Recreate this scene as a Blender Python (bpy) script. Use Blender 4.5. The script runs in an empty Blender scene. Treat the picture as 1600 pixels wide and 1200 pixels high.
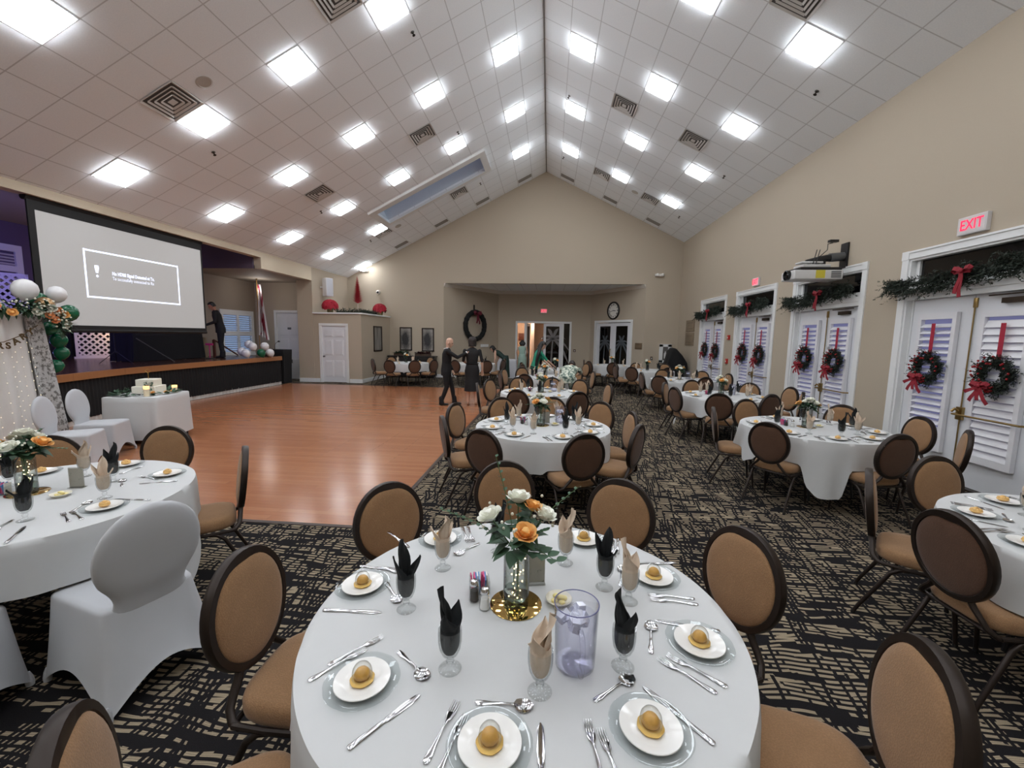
import bpy, bmesh, math, random
import numpy as np
from math import sin, cos, pi, radians, sqrt, atan2, hypot
from mathutils import Vector, Matrix

random.seed(7)
SC = bpy.context.scene
C = SC.collection

# ------------------------------------------------------------------ camera, world, exposure
EYE = 1.80                                   # height of the phone above the floor
YAW, PITCH, ROLL, FPX = .0859, .1143, .0168, 654.65
_f = Vector((-sin(YAW) * cos(PITCH), cos(YAW) * cos(PITCH), -sin(PITCH)))
_r = Vector((cos(YAW), sin(YAW), 0.0))
_u = _r.cross(_f)
_r2 = _r * cos(ROLL) + _u * sin(ROLL)
_u2 = -_r * sin(ROLL) + _u * cos(ROLL)
cam_d = bpy.data.cameras.new('camera')
cam = bpy.data.objects.new('camera', cam_d)
C.objects.link(cam)
cam.matrix_world = Matrix(((_r2.x, _u2.x, -_f.x, 0), (_r2.y, _u2.y, -_f.y, 0), (_r2.z, _u2.z, -_f.z, EYE), (0, 0, 0, 1)))
cam_d.sensor_fit = 'HORIZONTAL'
cam_d.sensor_width = 36.0
cam_d.lens = 36.0 * FPX / 1600.0
cam_d.clip_start, cam_d.clip_end = .05, 200
SC.camera = cam

world = bpy.data.worlds.new('night')
SC.world = world
world.use_nodes = True
world.node_tree.nodes['Background'].inputs[0].default_value = (.31, .37, .45, 1)
world.node_tree.nodes['Background'].inputs[1].default_value = 1.0

SC.view_settings.view_transform = 'Standard'
SC.view_settings.look = 'None'
SC.view_settings.gamma = 1.0
SC.view_settings.use_curve_mapping = False
SC.view_settings.exposure = 0.0
PANEL = 18.0                                 # radiance of a ceiling troffer's diffuser
SC.cycles.max_bounces = 12
SC.cycles.diffuse_bounces = 8
SC.cycles.glossy_bounces = 4
SC.cycles.transmission_bounces = 6
SC.cycles.transparent_max_bounces = 24
SC.cycles.caustics_reflective = False
SC.cycles.caustics_refractive = False
SC.cycles.sample_clamp_indirect = 10.0

def lamp(name, kind, loc, energy, color, size=.3, rot=(0, 0, 0), spot=None):
    d = bpy.data.lights.new(name, kind)
    d.energy = energy; d.color = color
    if kind == 'AREA': d.size = size
    else: d.shadow_soft_size = size
    if spot: d.spot_size = spot
    o = bpy.data.objects.new(name, d); C.objects.link(o)
    o.location = loc; o.rotation_euler = rot
    return o
# stage wash lights (purple LED cans), one warm can on the lattice, hall lighting
lamp('stage_wash_purple', 'AREA', (-9.6, 6.2, 3.6), 95, (.30, .26, 1), .5, (0, radians(52), 0))
lamp('stage_wash_violet', 'AREA', (-9.8, 8.8, 3.6), 12, (.36, .32, 1), .5, (0, radians(52), 0))
lamp('stage_up_light', 'POINT', (-10.9, 7.2, 1.3), 13, (.25, .25, 1), .1)
lamp('lattice_warm_can', 'POINT', (-12.12, 10.85, 1.70), 16, (1, .66, .30), .06)
lamp('hall_light', 'POINT', (-1.3, 22.4, 2.5), 120, (1, .80, .66), .25)
lamp('closet_corridor_light', 'POINT', (-10.2, 14.2, 3.3), 12, (1, .97, .95), .2)

# ------------------------------------------------------------------ mesh helpers
class MB:
    def __init__(s): s.v, s.f = [], []
    def add(s, vs, fs):
        n = len(s.v); s.v += [tuple(p) for p in vs]; s.f += [tuple(n + i for i in q) for q in fs]; return s
    def box(s, x0, x1, y0, y1, z0, z1, M=None):
        vs = [Vector(p) for p in ((x0,y0,z0),(x1,y0,z0),(x1,y1,z0),(x0,y1,z0),(x0,y0,z1),(x1,y0,z1),(x1,y1,z1),(x0,y1,z1))]
        if M: vs = [M @ p for p in vs]
        return s.add(vs, [(3,2,1,0),(4,5,6,7),(0,1,5,4),(1,2,6,5),(2,3,7,6),(3,0,4,7)])
    def loft(s, rings, cap0=True, cap1=True, closed=True):
        n = len(rings[0]); b = len(s.v)
        for r in rings: s.v += [tuple(p) for p in r]
        for i in range(len(rings) - 1):
            for j in range(n if closed else n - 1):
                k = (j + 1) % n
                s.f.append((b+i*n+j, b+i*n+k, b+(i+1)*n+k, b+(i+1)*n+j))
        if cap0: s.f.append(tuple(b + j for j in reversed(range(n))))
        if cap1: s.f.append(tuple(b + (len(rings)-1)*n + j for j in range(n)))
        return s
    def lathe(s, prof, n=24, cx=0, cy=0, cap0=False, cap1=False, wob=None):
        rings = []
        for r, z in prof:
            ring = []
            for j in range(n):
                a = 2*pi*j/n
                rr = r * (wob(a, r, z) if wob else 1)
                ring.append((cx + rr*cos(a), cy + rr*sin(a), z))
            rings.append(ring)
        return s.loft(rings, cap0, cap1)
    def tube(s, pts, rad, n=8, caps=True, flat=1.0, up=None):
        pts = [Vector(p) for p in pts]; m = len(pts)
        rad = [rad]*m if isinstance(rad, (int, float)) else rad
        rings = []; prev = None
        for i, p in enumerate(pts):
            t = (pts[min(i+1, m-1)] - pts[max(i-1, 0)])
            t = t.normalized() if t.length > 1e-9 else Vector((0,0,1))
            a = up if up is not None else prev
            if a is None: a = Vector((0,0,1)) if abs(t.z) < .9 else Vector((1,0,0))
            a = Vector(a); e1 = a - t*a.dot(t)
            if e1.length < 1e-6: e1 = t.orthogonal()
            e1.normalize(); prev = e1; e2 = t.cross(e1)
            rings.append([p + (e1*cos(2*pi*j/n)*flat + e2*sin(2*pi*j/n))*rad[i] for j in range(n)])
        return s.loft(rings, caps, caps)
    def ball(s, c, rx, ry=None, rz=None, n=12, m=8, M=None):
        ry = ry or rx; rz = rz or rx; c = Vector(c)
        vs = [Vector((0,0,-rz))]
        for i in range(1, m):
            t = -pi/2 + pi*i/m
            vs += [Vector((rx*cos(t)*cos(2*pi*j/n), ry*cos(t)*sin(2*pi*j/n), rz*sin(t))) for j in range(n)]
        vs.append(Vector((0,0,rz)))
        fs = [(0, 1+(j+1) % n, 1+j) for j in range(n)]
        for i in range(m-2):
            for j in range(n): fs.append((1+i*n+j, 1+i*n+(j+1) % n, 1+(i+1)*n+(j+1) % n, 1+(i+1)*n+j))
        L = len(vs)-1; fs += [(1+(m-2)*n+j, 1+(m-2)*n+(j+1) % n, L) for j in range(n)]
        return s.add([(M @ p if M else p) + c for p in vs], fs)
    def capsule(s, a, b, ra, rb, n=12):
        a, b = Vector(a), Vector(b); d = (b-a); L = d.length; d.normalize()
        P, Q = [], []
        for i in range(4):
            t = pi/2*(i/4)
            P.append((a - d*ra*cos(t), max(ra*sin(t), ra*.05))); Q.append((b + d*rb*sin(t), rb*cos(t)))
        seq = P + [(a, ra)] + [(b, rb)] + Q[1:] + [(b + d*rb, rb*.05)]
        return s.tube([p for p, r in seq], [r for p, r in seq], n)
    def xf(s, M):
        s.v = [tuple(M @ Vector(p)) for p in s.v]; return s
    def mesh(s, name, smooth=40, merge=False):
        me = bpy.data.meshes.new(name)
        me.from_pydata(s.v, [], s.f)
        bm = bmesh.new(); bm.from_mesh(me)
        if merge: bmesh.ops.remove_doubles(bm, verts=bm.verts, dist=1e-5)
        bmesh.ops.recalc_face_normals(bm, faces=bm.faces)
        bm.to_mesh(me); bm.free()
        if smooth:
            me.shade_smooth()
            me.set_sharp_from_angle(angle=radians(smooth))
        return me

def bevel(mb, w=.004, seg=2):
    bm = bmesh.new(); me = bpy.data.meshes.new('t'); me.from_pydata(mb.v, [], mb.f); bm.from_mesh(me)
    bmesh.ops.recalc_face_normals(bm, faces=bm.faces)
    bmesh.ops.bevel(bm, geom=[e for e in bm.edges if e.calc_face_angle(0) > .5], offset=w, segments=seg, affect='EDGES', profile=.7)
    out = MB(); bm.verts.index_update()
    out.v = [tuple(v.co) for v in bm.verts]; out.f = [tuple(v.index for v in f.verts) for f in bm.faces]
    bm.free(); bpy.data.meshes.remove(me)
    return out

LABELS = set()
def tag(o, label=None, cat=None, group=None, kind=None):
    if label: o['label'] = label
    if cat: o['category'] = cat
    if group: o['group'] = group
    if kind: o['kind'] = kind
    return o
def obj(name, mb, mat, parent=None, loc=None, rz=0, smooth=40, merge=False):
    me = mb if isinstance(mb, bpy.types.Mesh) else mb.mesh(name, smooth, merge)
    if mat is not None and not len(me.materials):
        for q in (mat if isinstance(mat, (list, tuple)) else [mat]): me.materials.append(q)
    o = bpy.data.objects.new(name, me); C.objects.link(o)
    if parent is not None: o.parent = parent
    if loc is not None: o.location = loc
    if rz: o.rotation_euler.z = rz
    return o
def thing(name, label, cat, loc=(0, 0, 0), rz=0, group=None):
    o = bpy.data.objects.new(name, None); C.objects.link(o)
    o.location = loc; o.rotation_euler.z = rz; o.empty_display_size = .1
    return tag(o, label, cat, group)
def struct(name, mb, mat, parent=None, smooth=40, label=None):
    o = obj(name, mb, mat, parent, smooth=smooth)
    if parent is None: o['kind'] = 'structure'
    if label: o['label'] = label
    return o
def sroot(name, loc=(0, 0, 0), rz=0):
    o = bpy.data.objects.new(name, None); C.objects.link(o); o.location = loc; o.rotation_euler.z = rz; o['kind'] = 'structure'
    return o
def dup(root, loc, rz=0, label=None, group=None, scale=None, rot=None):
    r = root.copy(); C.objects.link(r)
    r.location = loc; r.rotation_euler = rot if rot else (0, 0, rz)
    if scale: r.scale = scale if isinstance(scale, tuple) else (scale,)*3
    if label: r['label'] = label
    if group: r['group'] = group
    for ch in list(root.children):
        c = ch.copy(); C.objects.link(c); c.parent = r
        for g in list(ch.children):
            d = g.copy(); C.objects.link(d); d.parent = c
    return r
class Proto:
    """First call places the prototype itself, later calls place copies."""
    def __init__(s, root): s.r, s.used = root, False
    def __call__(s, loc, rz=0, label=None, group=None, scale=None, rot=None):
        if s.used: return dup(s.r, loc, rz, label, group, scale or (1, 1, 1), rot)
        s.used = True; r = s.r
        r.location = loc; r.rotation_euler = rot if rot else (0, 0, rz)
        if scale: r.scale = scale if isinstance(scale, tuple) else (scale,)*3
        if label: r['label'] = label
        if group: r['group'] = group
        return r

# ------------------------------------------------------------------ materials
def srgb(r, g, b):
    return tuple(((c/255)/12.92 if c/255 <= .04045 else ((c/255+.055)/1.055)**2.4) for c in (r, g, b)) + (1,)
class NT:
    def __init__(s, name):
        s.m = bpy.data.materials.new(name); s.m.use_nodes = True
        s.t = s.m.node_tree; s.n = s.t.nodes
        s.b = s.n['Principled BSDF']
    def new(s, typ, **kw):
        n = s.n.new(typ)
        for k, v in kw.items(): setattr(n, k, v)
        return n
    def link(s, a, b): s.t.links.new(a, b)
    def math(s, op, a, b=None, c=None):
        n = s.new('ShaderNodeMath', operation=op)
        for i, v in enumerate((a, b, c)):
            if v is None: continue
            if isinstance(v, (int, float)): n.inputs[i].default_value = v
            else: s.link(v, n.inputs[i])
        return n.outputs[0]
    def mix(s, fac, a, b):
        n = s.new('ShaderNodeMix', data_type='RGBA')
        for i, v in ((0, fac), (6, a), (7, b)):
            if isinstance(v, (int, float)): n.inputs[i].default_value = v
            elif isinstance(v, tuple): n.inputs[i].default_value = v
            else: s.link(v, n.inputs[i])
        return n.outputs[2]
    def coord(s, kind='Object'): return s.new('ShaderNodeTexCoord').outputs[kind]
    def mapping(s, vec, loc=(0,0,0), rot=(0,0,0), scale=(1,1,1)):
        n = s.new('ShaderNodeMapping'); s.link(vec, n.inputs[0])
        n.inputs[1].default_value = loc; n.inputs[2].default_value = rot; n.inputs[3].default_value = scale
        return n.outputs[0]
    def noise(s, vec, scale, detail=2, rough=.5):
        n = s.new('ShaderNodeTexNoise'); s.link(vec, n.inputs['Vector'])
        n.inputs['Scale'].default_value = scale; n.inputs['Detail'].default_value = detail; n.inputs['Roughness'].default_value = rough
        return n.outputs[0]
    def ramp(s, fac, stops):
        n = s.new('ShaderNodeValToRGB'); s.link(fac, n.inputs[0]); e = n.color_ramp.elements
        while len(e) < len(stops): e.new(.5)
        for i, (p, c) in enumerate(stops): e[i].position = p; e[i].color = c if isinstance(c, tuple) else (c, c, c, 1)
        return n.outputs[0]
    def bump(s, h, strength=.2, dist=.01):
        n = s.new('ShaderNodeBump'); s.link(h, n.inputs['Height'])
        n.inputs['Strength'].default_value = strength; n.inputs['Distance'].default_value = dist
        s.link(n.outputs[0], s.b.inputs['Normal'])
    def set(s, color=None, rough=.5, metal=0, spec=None, coat=None, sheen=None):
        if color is not None:
            if isinstance(color, tuple): s.b.inputs['Base Color'].default_value = color
            else: s.link(color, s.b.inputs['Base Color'])
        if isinstance(rough, (int, float)): s.b.inputs['Roughness'].default_value = rough
        else: s.link(rough, s.b.inputs['Roughness'])
        s.b.inputs['Metallic'].default_value = metal
        if spec is not None: s.b.inputs['Specular IOR Level'].default_value = spec
        if coat: s.b.inputs['Coat Weight'].default_value = coat; s.b.inputs['Coat Roughness'].default_value = .1
        if sheen: s.b.inputs['Sheen Weight'].default_value = sheen
        return s.m
MATS = {}
def plain(name, rgb, rough=.5, metal=0, var=.06, scale=40, bump=0, spec=None, coat=None, sheen=None):
    """A procedural surface: a base colour with a fine mottled variation."""
    if name in MATS: return MATS[name]
    t = NT(name); c = srgb(*rgb)
    nz = t.noise(t.coord(), scale, 3)
    col = t.mix(nz, tuple(x*(1-var) for x in c[:3]) + (1,), tuple(min(1, x*(1+var)) for x in c[:3]) + (1,))
    if bump: t.bump(nz, bump, .004)
    MATS[name] = t.set(col, rough, metal, spec, coat, sheen)
    return MATS[name]
def emit(name, rgb, strength, base=None):
    if name in MATS: return MATS[name]
    t = NT(name); c = srgb(*rgb)
    t.set(base or c, .5)
    t.b.inputs['Emission Color'].default_value = c; t.b.inputs['Emission Strength'].default_value = strength
    MATS[name] = t.m; return t.m
def thin_glass(name, rgb=(255, 255, 255), ior=1.45, rough=.02, refl=.5, edge=.8):
    """Thin-walled glass: Fresnel mix of a clear pane and its reflection."""
    if name in MATS: return MATS[name]
    t = NT(name); t.n.remove(t.b)
    tr = t.new('ShaderNodeBsdfTransparent'); gl = t.new('ShaderNodeBsdfGlossy'); lw = t.new('ShaderNodeLayerWeight'); mx = t.new('ShaderNodeMixShader')
    c = srgb(*rgb); tr.inputs[0].default_value = c
    # light crosses more glass towards a rounded edge, so the rim of a vessel reads darker
    t.link(t.mix(t.math('MULTIPLY', t.math('POWER', lw.outputs['Facing'], 2.2), edge), c, tuple(x*.35 for x in c[:3]) + (1,)), tr.inputs[0])
    gl.inputs[0].default_value = (1, 1, 1, 1); gl.inputs[1].default_value = rough
    f0 = ((ior - 1)/(ior + 1))**2
    fr = t.math('MULTIPLY_ADD', t.math('POWER', lw.outputs['Facing'], 4.0), refl, f0)
    t.link(fr, mx.inputs[0]); t.link(tr.outputs[0], mx.inputs[1]); t.link(gl.outputs[0], mx.inputs[2])
    t.link(mx.outputs[0], t.n['Material Output'].inputs[0])
    MATS[name] = t.m; return t.m
# ------------------------------------------------------------------ surface materials
T = .6096                                    # one 2 ft ceiling module
XR, ZR, SL = -.274, 8.235, .4636             # ridge line and roof pitch
CU, SU = cos(SL), sin(SL)
Y0 = 4.7276                                  # module row zero
UR, UL = 9.93*T, 15.1*T
XW, XL, YB, YF = XR + UR*CU, XR - UL*CU, 17.35, -3.6
def slope_z(x): return ZR - abs(x - XR)*SU/CU

def mat_carpet():
    t = NT('carpet_weave'); P = t.coord()
    warp = t.new('ShaderNodeVectorMath', operation='MULTIPLY_ADD')
    n3 = t.new('ShaderNodeTexNoise'); t.link(P, n3.inputs['Vector']); n3.inputs['Scale'].default_value = 3.4; n3.inputs['Detail'].default_value = 1
    t.link(n3.outputs['Color'], warp.inputs[0]); warp.inputs[1].default_value = (.045, .075, 0); t.link(P, warp.inputs[2])
    V = warp.outputs[0]
    def bricks(vec, w, h, mortar, off, seed):
        b = t.new('ShaderNodeTexBrick'); t.link(t.mapping(vec, (seed, seed*1.7, 0)), b.inputs['Vector'])
        b.offset = off; b.offset_frequency = 2; b.squash = 1
        b.inputs['Color1'].default_value = (0, 0, 0, 1); b.inputs['Color2'].default_value = (1, 1, 1, 1); b.inputs['Mortar'].default_value = (0, 0, 0, 1)
        b.inputs['Scale'].default_value = 1; b.inputs['Mortar Size'].default_value = mortar; b.inputs['Mortar Smooth'].default_value = .1
        b.inputs['Bias'].default_value = 0; b.inputs['Brick Width'].default_value = w; b.inputs['Row Height'].default_value = h
        return b.outputs[0], b.outputs[1]
    dash, gap = bricks(t.mapping(V, rot=(0, 0, .05)), .23, .034, .0085, .37, 3.1)
    dash2, gap2 = bricks(t.mapping(V, rot=(0, 0, -.09)), .18, .038, .0100, .61, 8.3)
    tan_on = t.math('MULTIPLY', t.math('GREATER_THAN', dash, .28), t.math('SUBTRACT', 1, gap))
    tan2 = t.math('MULTIPLY', t.math('GREATER_THAN', dash2, .74), t.math('SUBTRACT', 1, gap2))
    tan_on = t.math('MAXIMUM', tan_on, tan2)
    st, sg = bricks(t.mapping(V, rot=(0, 0, pi/2 + .16)), .30, .026, .004, .43, 5.7)
    st2, sg2 = bricks(t.mapping(V, rot=(0, 0, pi/2 - .22)), .36, .032, .006, .29, 1.9)
    blk = t.math('MULTIPLY', t.math('GREATER_THAN', st, .66), t.math('SUBTRACT', 1, sg))
    blk2 = t.math('MULTIPLY', t.math('GREATER_THAN', st2, .72), t.math('SUBTRACT', 1, sg2))
    blk = t.math('MAXIMUM', blk, blk2)
    fac = t.math('MULTIPLY', tan_on, t.math('SUBTRACT', 1, blk))
    rib = t.new('ShaderNodeTexWave', wave_type='BANDS', bands_direction='Y'); t.link(V, rib.inputs[0]); rib.inputs['Scale'].default_value = 34
    ribv = t.math('MULTIPLY_ADD', rib.outputs['Fac'], .45, .62)
    fine = t.noise(P, 260, 2)
    tone = t.math('MULTIPLY', ribv, t.math('MULTIPLY_ADD', fine, .6, .70))
    vm = t.new('ShaderNodeVectorMath', operation='SCALE'); vm.inputs[0].default_value = srgb(158, 144, 122)[:3]; t.link(tone, vm.inputs[3])
    dark = t.mix(fine, srgb(16, 15, 16), srgb(38, 36, 38))
    t.bump(t.math('MULTIPLY_ADD', fac, .5, fine), .35, .004)
    return t.set(t.mix(fac, dark, vm.outputs[0]), .95, 0, .1)
M_CARPET = mat_carpet()

def mat_planks(name, c1, c2, rough, along='Y', width=.085, length=.9):
    t = NT(name); P = t.coord()
    V = t.mapping(P, rot=(0, 0, pi/2 if along == 'Y' else 0))
    b = t.new('ShaderNodeTexBrick'); t.link(V, b.inputs['Vector']); b.offset = .43
    b.inputs['Color1'].default_value = (0, 0, 0, 1); b.inputs['Color2'].default_value = (1, 1, 1, 1); b.inputs['Mortar'].default_value = (.5, .5, .5, 1)
    b.inputs['Scale'].default_value = 1; b.inputs['Mortar Size'].default_value = .0012; b.inputs['Brick Width'].default_value = length; b.inputs['Row Height'].default_value = width
    grain = t.noise(t.mapping(V, scale=(1.2, 22, 1)), 3.2, 4, .6)
    f = t.math('MULTIPLY_ADD', b.outputs[0], .45, t.math('MULTIPLY_ADD', grain, .8, -.15))
    col = t.mix(f, srgb(*c1), srgb(*c2))
    col = t.mix(t.math('MULTIPLY', b.outputs[1], .55), col, srgb(70, 38, 22))
    t.bump(t.math('SUBTRACT', 1, b.outputs[1]), .08, .001)
    return t.set(col, t.math('MULTIPLY_ADD', grain, .12, rough), 0, .5)
M_DANCE = mat_planks('dance_floor_wood', (148, 92, 62), (172, 118, 84), .14, 'X', .083, 1.1)
M_STAGE = mat_planks('stage_floor_wood', (62, 42, 32), (84, 58, 42), .16)
M_NOSE = mat_planks('stage_edge_wood', (150, 100, 62), (172, 120, 78), .35, 'Y', .3, 3)

M_WALL = plain('wall_beige_paint', (176, 164, 146), .75, var=.02, scale=60, bump=.05)
M_WHITE = plain('white_gloss_trim', (226, 228, 228), .35, var=.015)
M_DOORW = plain('white_door_paint', (220, 222, 226), .35, var=.015)
M_CREAM = plain('cream_soffit_paint', (200, 188, 166), .7, var=.02)
M_BLACKC = plain('black_cloth', (14, 14, 16), .9, var=.2, scale=90)
M_DARK = plain('dark_interior', (10, 10, 12), .8)

def mat_ceiling():
    t = NT('acoustic_ceiling_tiles'); P = t.coord()
    sx = t.new('ShaderNodeSeparateXYZ'); t.link(P, sx.inputs[0])
    def line(v, off):
        a = t.math('FRACT', t.math('ADD', t.math('DIVIDE', v, T), off))
        d = t.math('ABSOLUTE', t.math('SUBTRACT', a, .5))
        return t.math('GREATER_THAN', d, .5 - .013)
    ln = t.math('MAXIMUM', line(sx.outputs[0], 0.0), line(sx.outputs[1], .5 - (Y0/T) % 1))
    sp = t.noise(P, 55, 4, .7)
    cid = t.new('ShaderNodeTexVoronoi'); t.link(P, cid.inputs['Vector']); cid.inputs['Scale'].default_value = 120
    base = t.mix(t.ramp(sp, [(.35, 0.0), (.7, 1.0)]), srgb(238, 243, 247), srgb(246, 250, 253))
    t.bump(t.math('SUBTRACT', sp, t.math('MULTIPLY', ln, .8)), .25, .004)
    return t.set(t.mix(ln, base, srgb(204, 207, 210)), .9, 0, .2)  # white grid bars greyed to put the tile edges' shadow into the colour
M_CEIL = mat_ceiling()

# ------------------------------------------------------------------ the room shell
def prism(mb, poly, axis, a, b):
    """Extrude a 2-D polygon: axis 'y' -> poly in (x, z); 'x' -> (y, z); 'z' -> (x, y)."""
    def P(p, t): return {'y': (p[0], t, p[1]), 'x': (t, p[0], p[1]), 'z': (p[0], p[1], t)}[axis]
    return mb.loft([[P(p, a) for p in poly], [P(p, b) for p in poly]])

struct('floor', MB().box(-14, 5.6, YF-.3, 25, -.12, 0), M_CARPET)
struct('floor_dance', MB().box(-9.12, -1.57, 3.62, 14.0, 0, .004), M_DANCE)

struct('trim_dance_floor', MB().box(-1.57, -1.52, 3.57, 14.05, 0, .006).box(-9.12, -1.57, 3.57, 3.62, 0, .006).box(-9.12, -1.57, 14.0, 14.05, 0, .006), plain('edge_strip_brown', (58, 44, 36), .5), smooth=0)
DOOR_Y = [5.73, 8.49, 11.22, 13.94]
w = MB(); edges = [YF]
for d in DOOR_Y: edges += [d - .94, d + .94]
edges.append(YB + .2)
for i in range(0, len(edges), 2): w.box(XW, XW + .25, edges[i], edges[i+1], 0, slope_z(XW))
for d in DOOR_Y: w.box(XW, XW + .25, d - .94, d + .94, 3.0, slope_z(XW))
struct('wall_right', w, M_WALL)

AX0, AX1, AZ = -4.4, 3.79, 3.92
w = MB()
prism(w, [(XL - .3, 0), (AX0, 0), (AX0, slope_z(AX0)), (XL - .3, slope_z(XL - .3))], 'y', YB, YB + .18)
prism(w, [(AX0, AZ), (AX1, AZ), (AX1, slope_z(AX1)), (XR, ZR), (AX0, slope_z(AX0))], 'y', YB, YB + .18)
prism(w, [(AX1, 0), (XW + .2, 0), (XW + .2, slope_z(XW)), (AX1, slope_z(AX1))], 'y', YB, YB + .18)
struct('wall_back', w, M_WALL)
struct('wall_front', prism(MB(), [(-14, 0), (XW + .2, 0), (XW + .2, slope_z(XW)), (XR, ZR), (XL, slope_z(XL)), (-14, 4.1)], 'y', YF - .2, YF), M_WALL)

def slope_obj(name, side, quads, mat):
    mb = MB()
    for u0, u1, y0, y1 in quads: mb.box(u0, u1, y0, y1, 0, .06)
    o = struct(name, mb, mat, smooth=0)
    c = CU*side
    # local x runs down the slope from the ridge, local y along the room, local z out through the roof
    o.matrix_world = Matrix(((c, 0, SU*side, XR), (0, 1, 0, 0), (-SU, 0, CU, ZR), (0, 0, 0, 1)))
    return o
SKU0, SKU1, SKY0, SKY1 = 3.66*T, 9.66*T, Y0 + 14.1*T, Y0 + 15.85*T
slope_obj('ceiling_right', 1, [(0, UR + .1, YF, YB)], M_CEIL)
slope_obj('ceiling_left', -1, [(0, SKU0, YF, YB), (SKU1, UL + .05, YF, YB), (SKU0, SKU1, YF, SKY0), (SKU0, SKU1, SKY1, YB)], M_CEIL)
def on_slope(side, u, y, h=0):
    """World point at distance u from the ridge, h below the tiles, and the slope's frame."""
    return Vector((XR + side*(u*CU - h*SU), y, ZR - u*SU - h*CU))
def slope_rot(side): return (0, SL if side > 0 else -SL, 0)
struct('trim_ridge', MB().tube([(XR, YF, ZR - .012), (XR, YB, ZR - .012)], .016, 6), plain('ridge_gap_grey', (128, 124, 120), .8))

# skylight: white curb frame, deep light well, pane, dusk sky behind
sk = sroot('window_1', on_slope(-1, 0, 0)); sk.rotation_euler = slope_rot(-1)
def sl(mb, u0, u1, y0, y1, z0, z1): return mb.box(-u1, -u0, y0, y1, z0, z1)
f = MB(); fw = .20
sl(f, SKU0 - fw, SKU1 + fw, SKY0 - .26, SKY0, -.07, 0); sl(f, SKU0 - fw, SKU1 + fw, SKY1, SKY1 + .16, -.07, 0)
sl(f, SKU0 - fw, SKU0, SKY0, SKY1, -.07, 0); sl(f, SKU1, SKU1 + fw, SKY0, SKY1, -.07, 0)
struct('window_frame', f, M_WHITE, sk)
f = MB()
sl(f, SKU0 - .05, SKU1 + .05, SKY0 - .05, SKY0, .06, .75); sl(f, SKU0 - .05, SKU1 + .05, SKY1, SKY1 + .05, .06, .75)
sl(f, SKU0 - .05, SKU0, SKY0, SKY1, .06, .75); sl(f, SKU1, SKU1 + .05, SKY0, SKY1, .06, .75)
struct('light_well', f, plain('well_pale_paint', (206, 214, 222), .8), sk)
struct('pane', sl(MB(), SKU0, SKU1, SKY0, SKY1, .70, .71), thin_glass('skylight_glass', (235, 240, 250)), sk)

# alcove with the entrance
BX0, BX1, BY = -2.45, 1.93, 20.2
w = MB(); prism(w, [(AX0 - .1, YB + .1), (AX1 + .1, YB + .1), (BX1 + .15, BY + .2), (BX0 - .15, BY + .2)], 'z', AZ, AZ + .1)
ac = struct('ceiling_alcove', w, M_CEIL)
def wall_seg(mb, p, q, z0, z1, th=.15):
    p, q = Vector(p), Vector(q); d = (q - p).normalized(); n = Vector((-d.y, d.x))*th
    return prism(mb, [(p.x, p.y), (q.x, q.y), (q.x + n.x, q.y + n.y), (p.x + n.x, p.y + n.y)], 'z', z0, z1)
struct('wall_alcove_left', wall_seg(MB(), (AX0, YB), (BX0, BY), 0, AZ + .05), M_WALL)
EX0, EX1, EZ = -1.52, .96, 2.42
w = MB(); w.box(BX0, EX0, BY, BY + .15, 0, AZ + .05).box(EX1, BX1, BY, BY + .15, 0, AZ + .05).box(EX0, EX1, BY, BY + .15, EZ, AZ + .05)
struct('wall_alcove_back', w, M_WALL)
DG = Vector((AX1 - BX1, YB - BY)); DGL = DG.length; DG.normalize()          # along the right diagonal, from the back corner
def dg(s): return (BX1 + DG.x*s, BY + DG.y*s)
GS0, GS1, GZ = DGL - 2.99, DGL - .74, 2.46
w = MB(); wall_seg(w, dg(0), dg(GS0), 0, AZ + .05); wall_seg(w, dg(GS1), dg(DGL), 0, AZ + .05); wall_seg(w, dg(GS0), dg(GS1), GZ, AZ + .05)
struct('wall_alcove_right', w, M_WALL)
w = MB()
def crown(p, q):
    p, q = Vector(p), Vector(q); d = (q - p).normalized(); n = Vector((d.y, -d.x))
    pr = [(0, 0), (0, .15), (-.0, .15), (.11, .15), (.09, .10), (.03, .03)]
    return w.loft([[(b.x + n.x*a, b.y + n.y*a, AZ - .15 + z) for a, z in pr] for b in (p, q)])
crown((AX0, YB + .02), (BX0, BY)); crown((BX0, BY), (BX1, BY)); crown((BX1, BY), (AX1, YB + .02))
struct('trim_crown', w, plain('crown_white', (214, 208, 198), .5))
# hall behind the entrance
w = MB(); w.box(-3.4, -3.2, BY + .15, 24.4, 0, 2.9).box(2.6, 2.8, BY + .15, 24.4, 0, 2.9).box(-3.4, 2.8, 24.2, 24.4, 0, 2.9).box(-.95, -.80, 22.6, 24.3, 0, 2.9)
struct('wall_hall', w, plain('hall_peach_paint', (224, 200, 178), .7))
struct('ceiling_hall', MB().box(-3.4, 2.8, BY + .15, 24.4, 2.9, 3.0), M_CEIL)
w = MB(); wall_seg(w, (2.75, 20.4), (4.9, 17.75), 0, 2.9)
struct('wall_vestibule', w, M_DARK)

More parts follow.
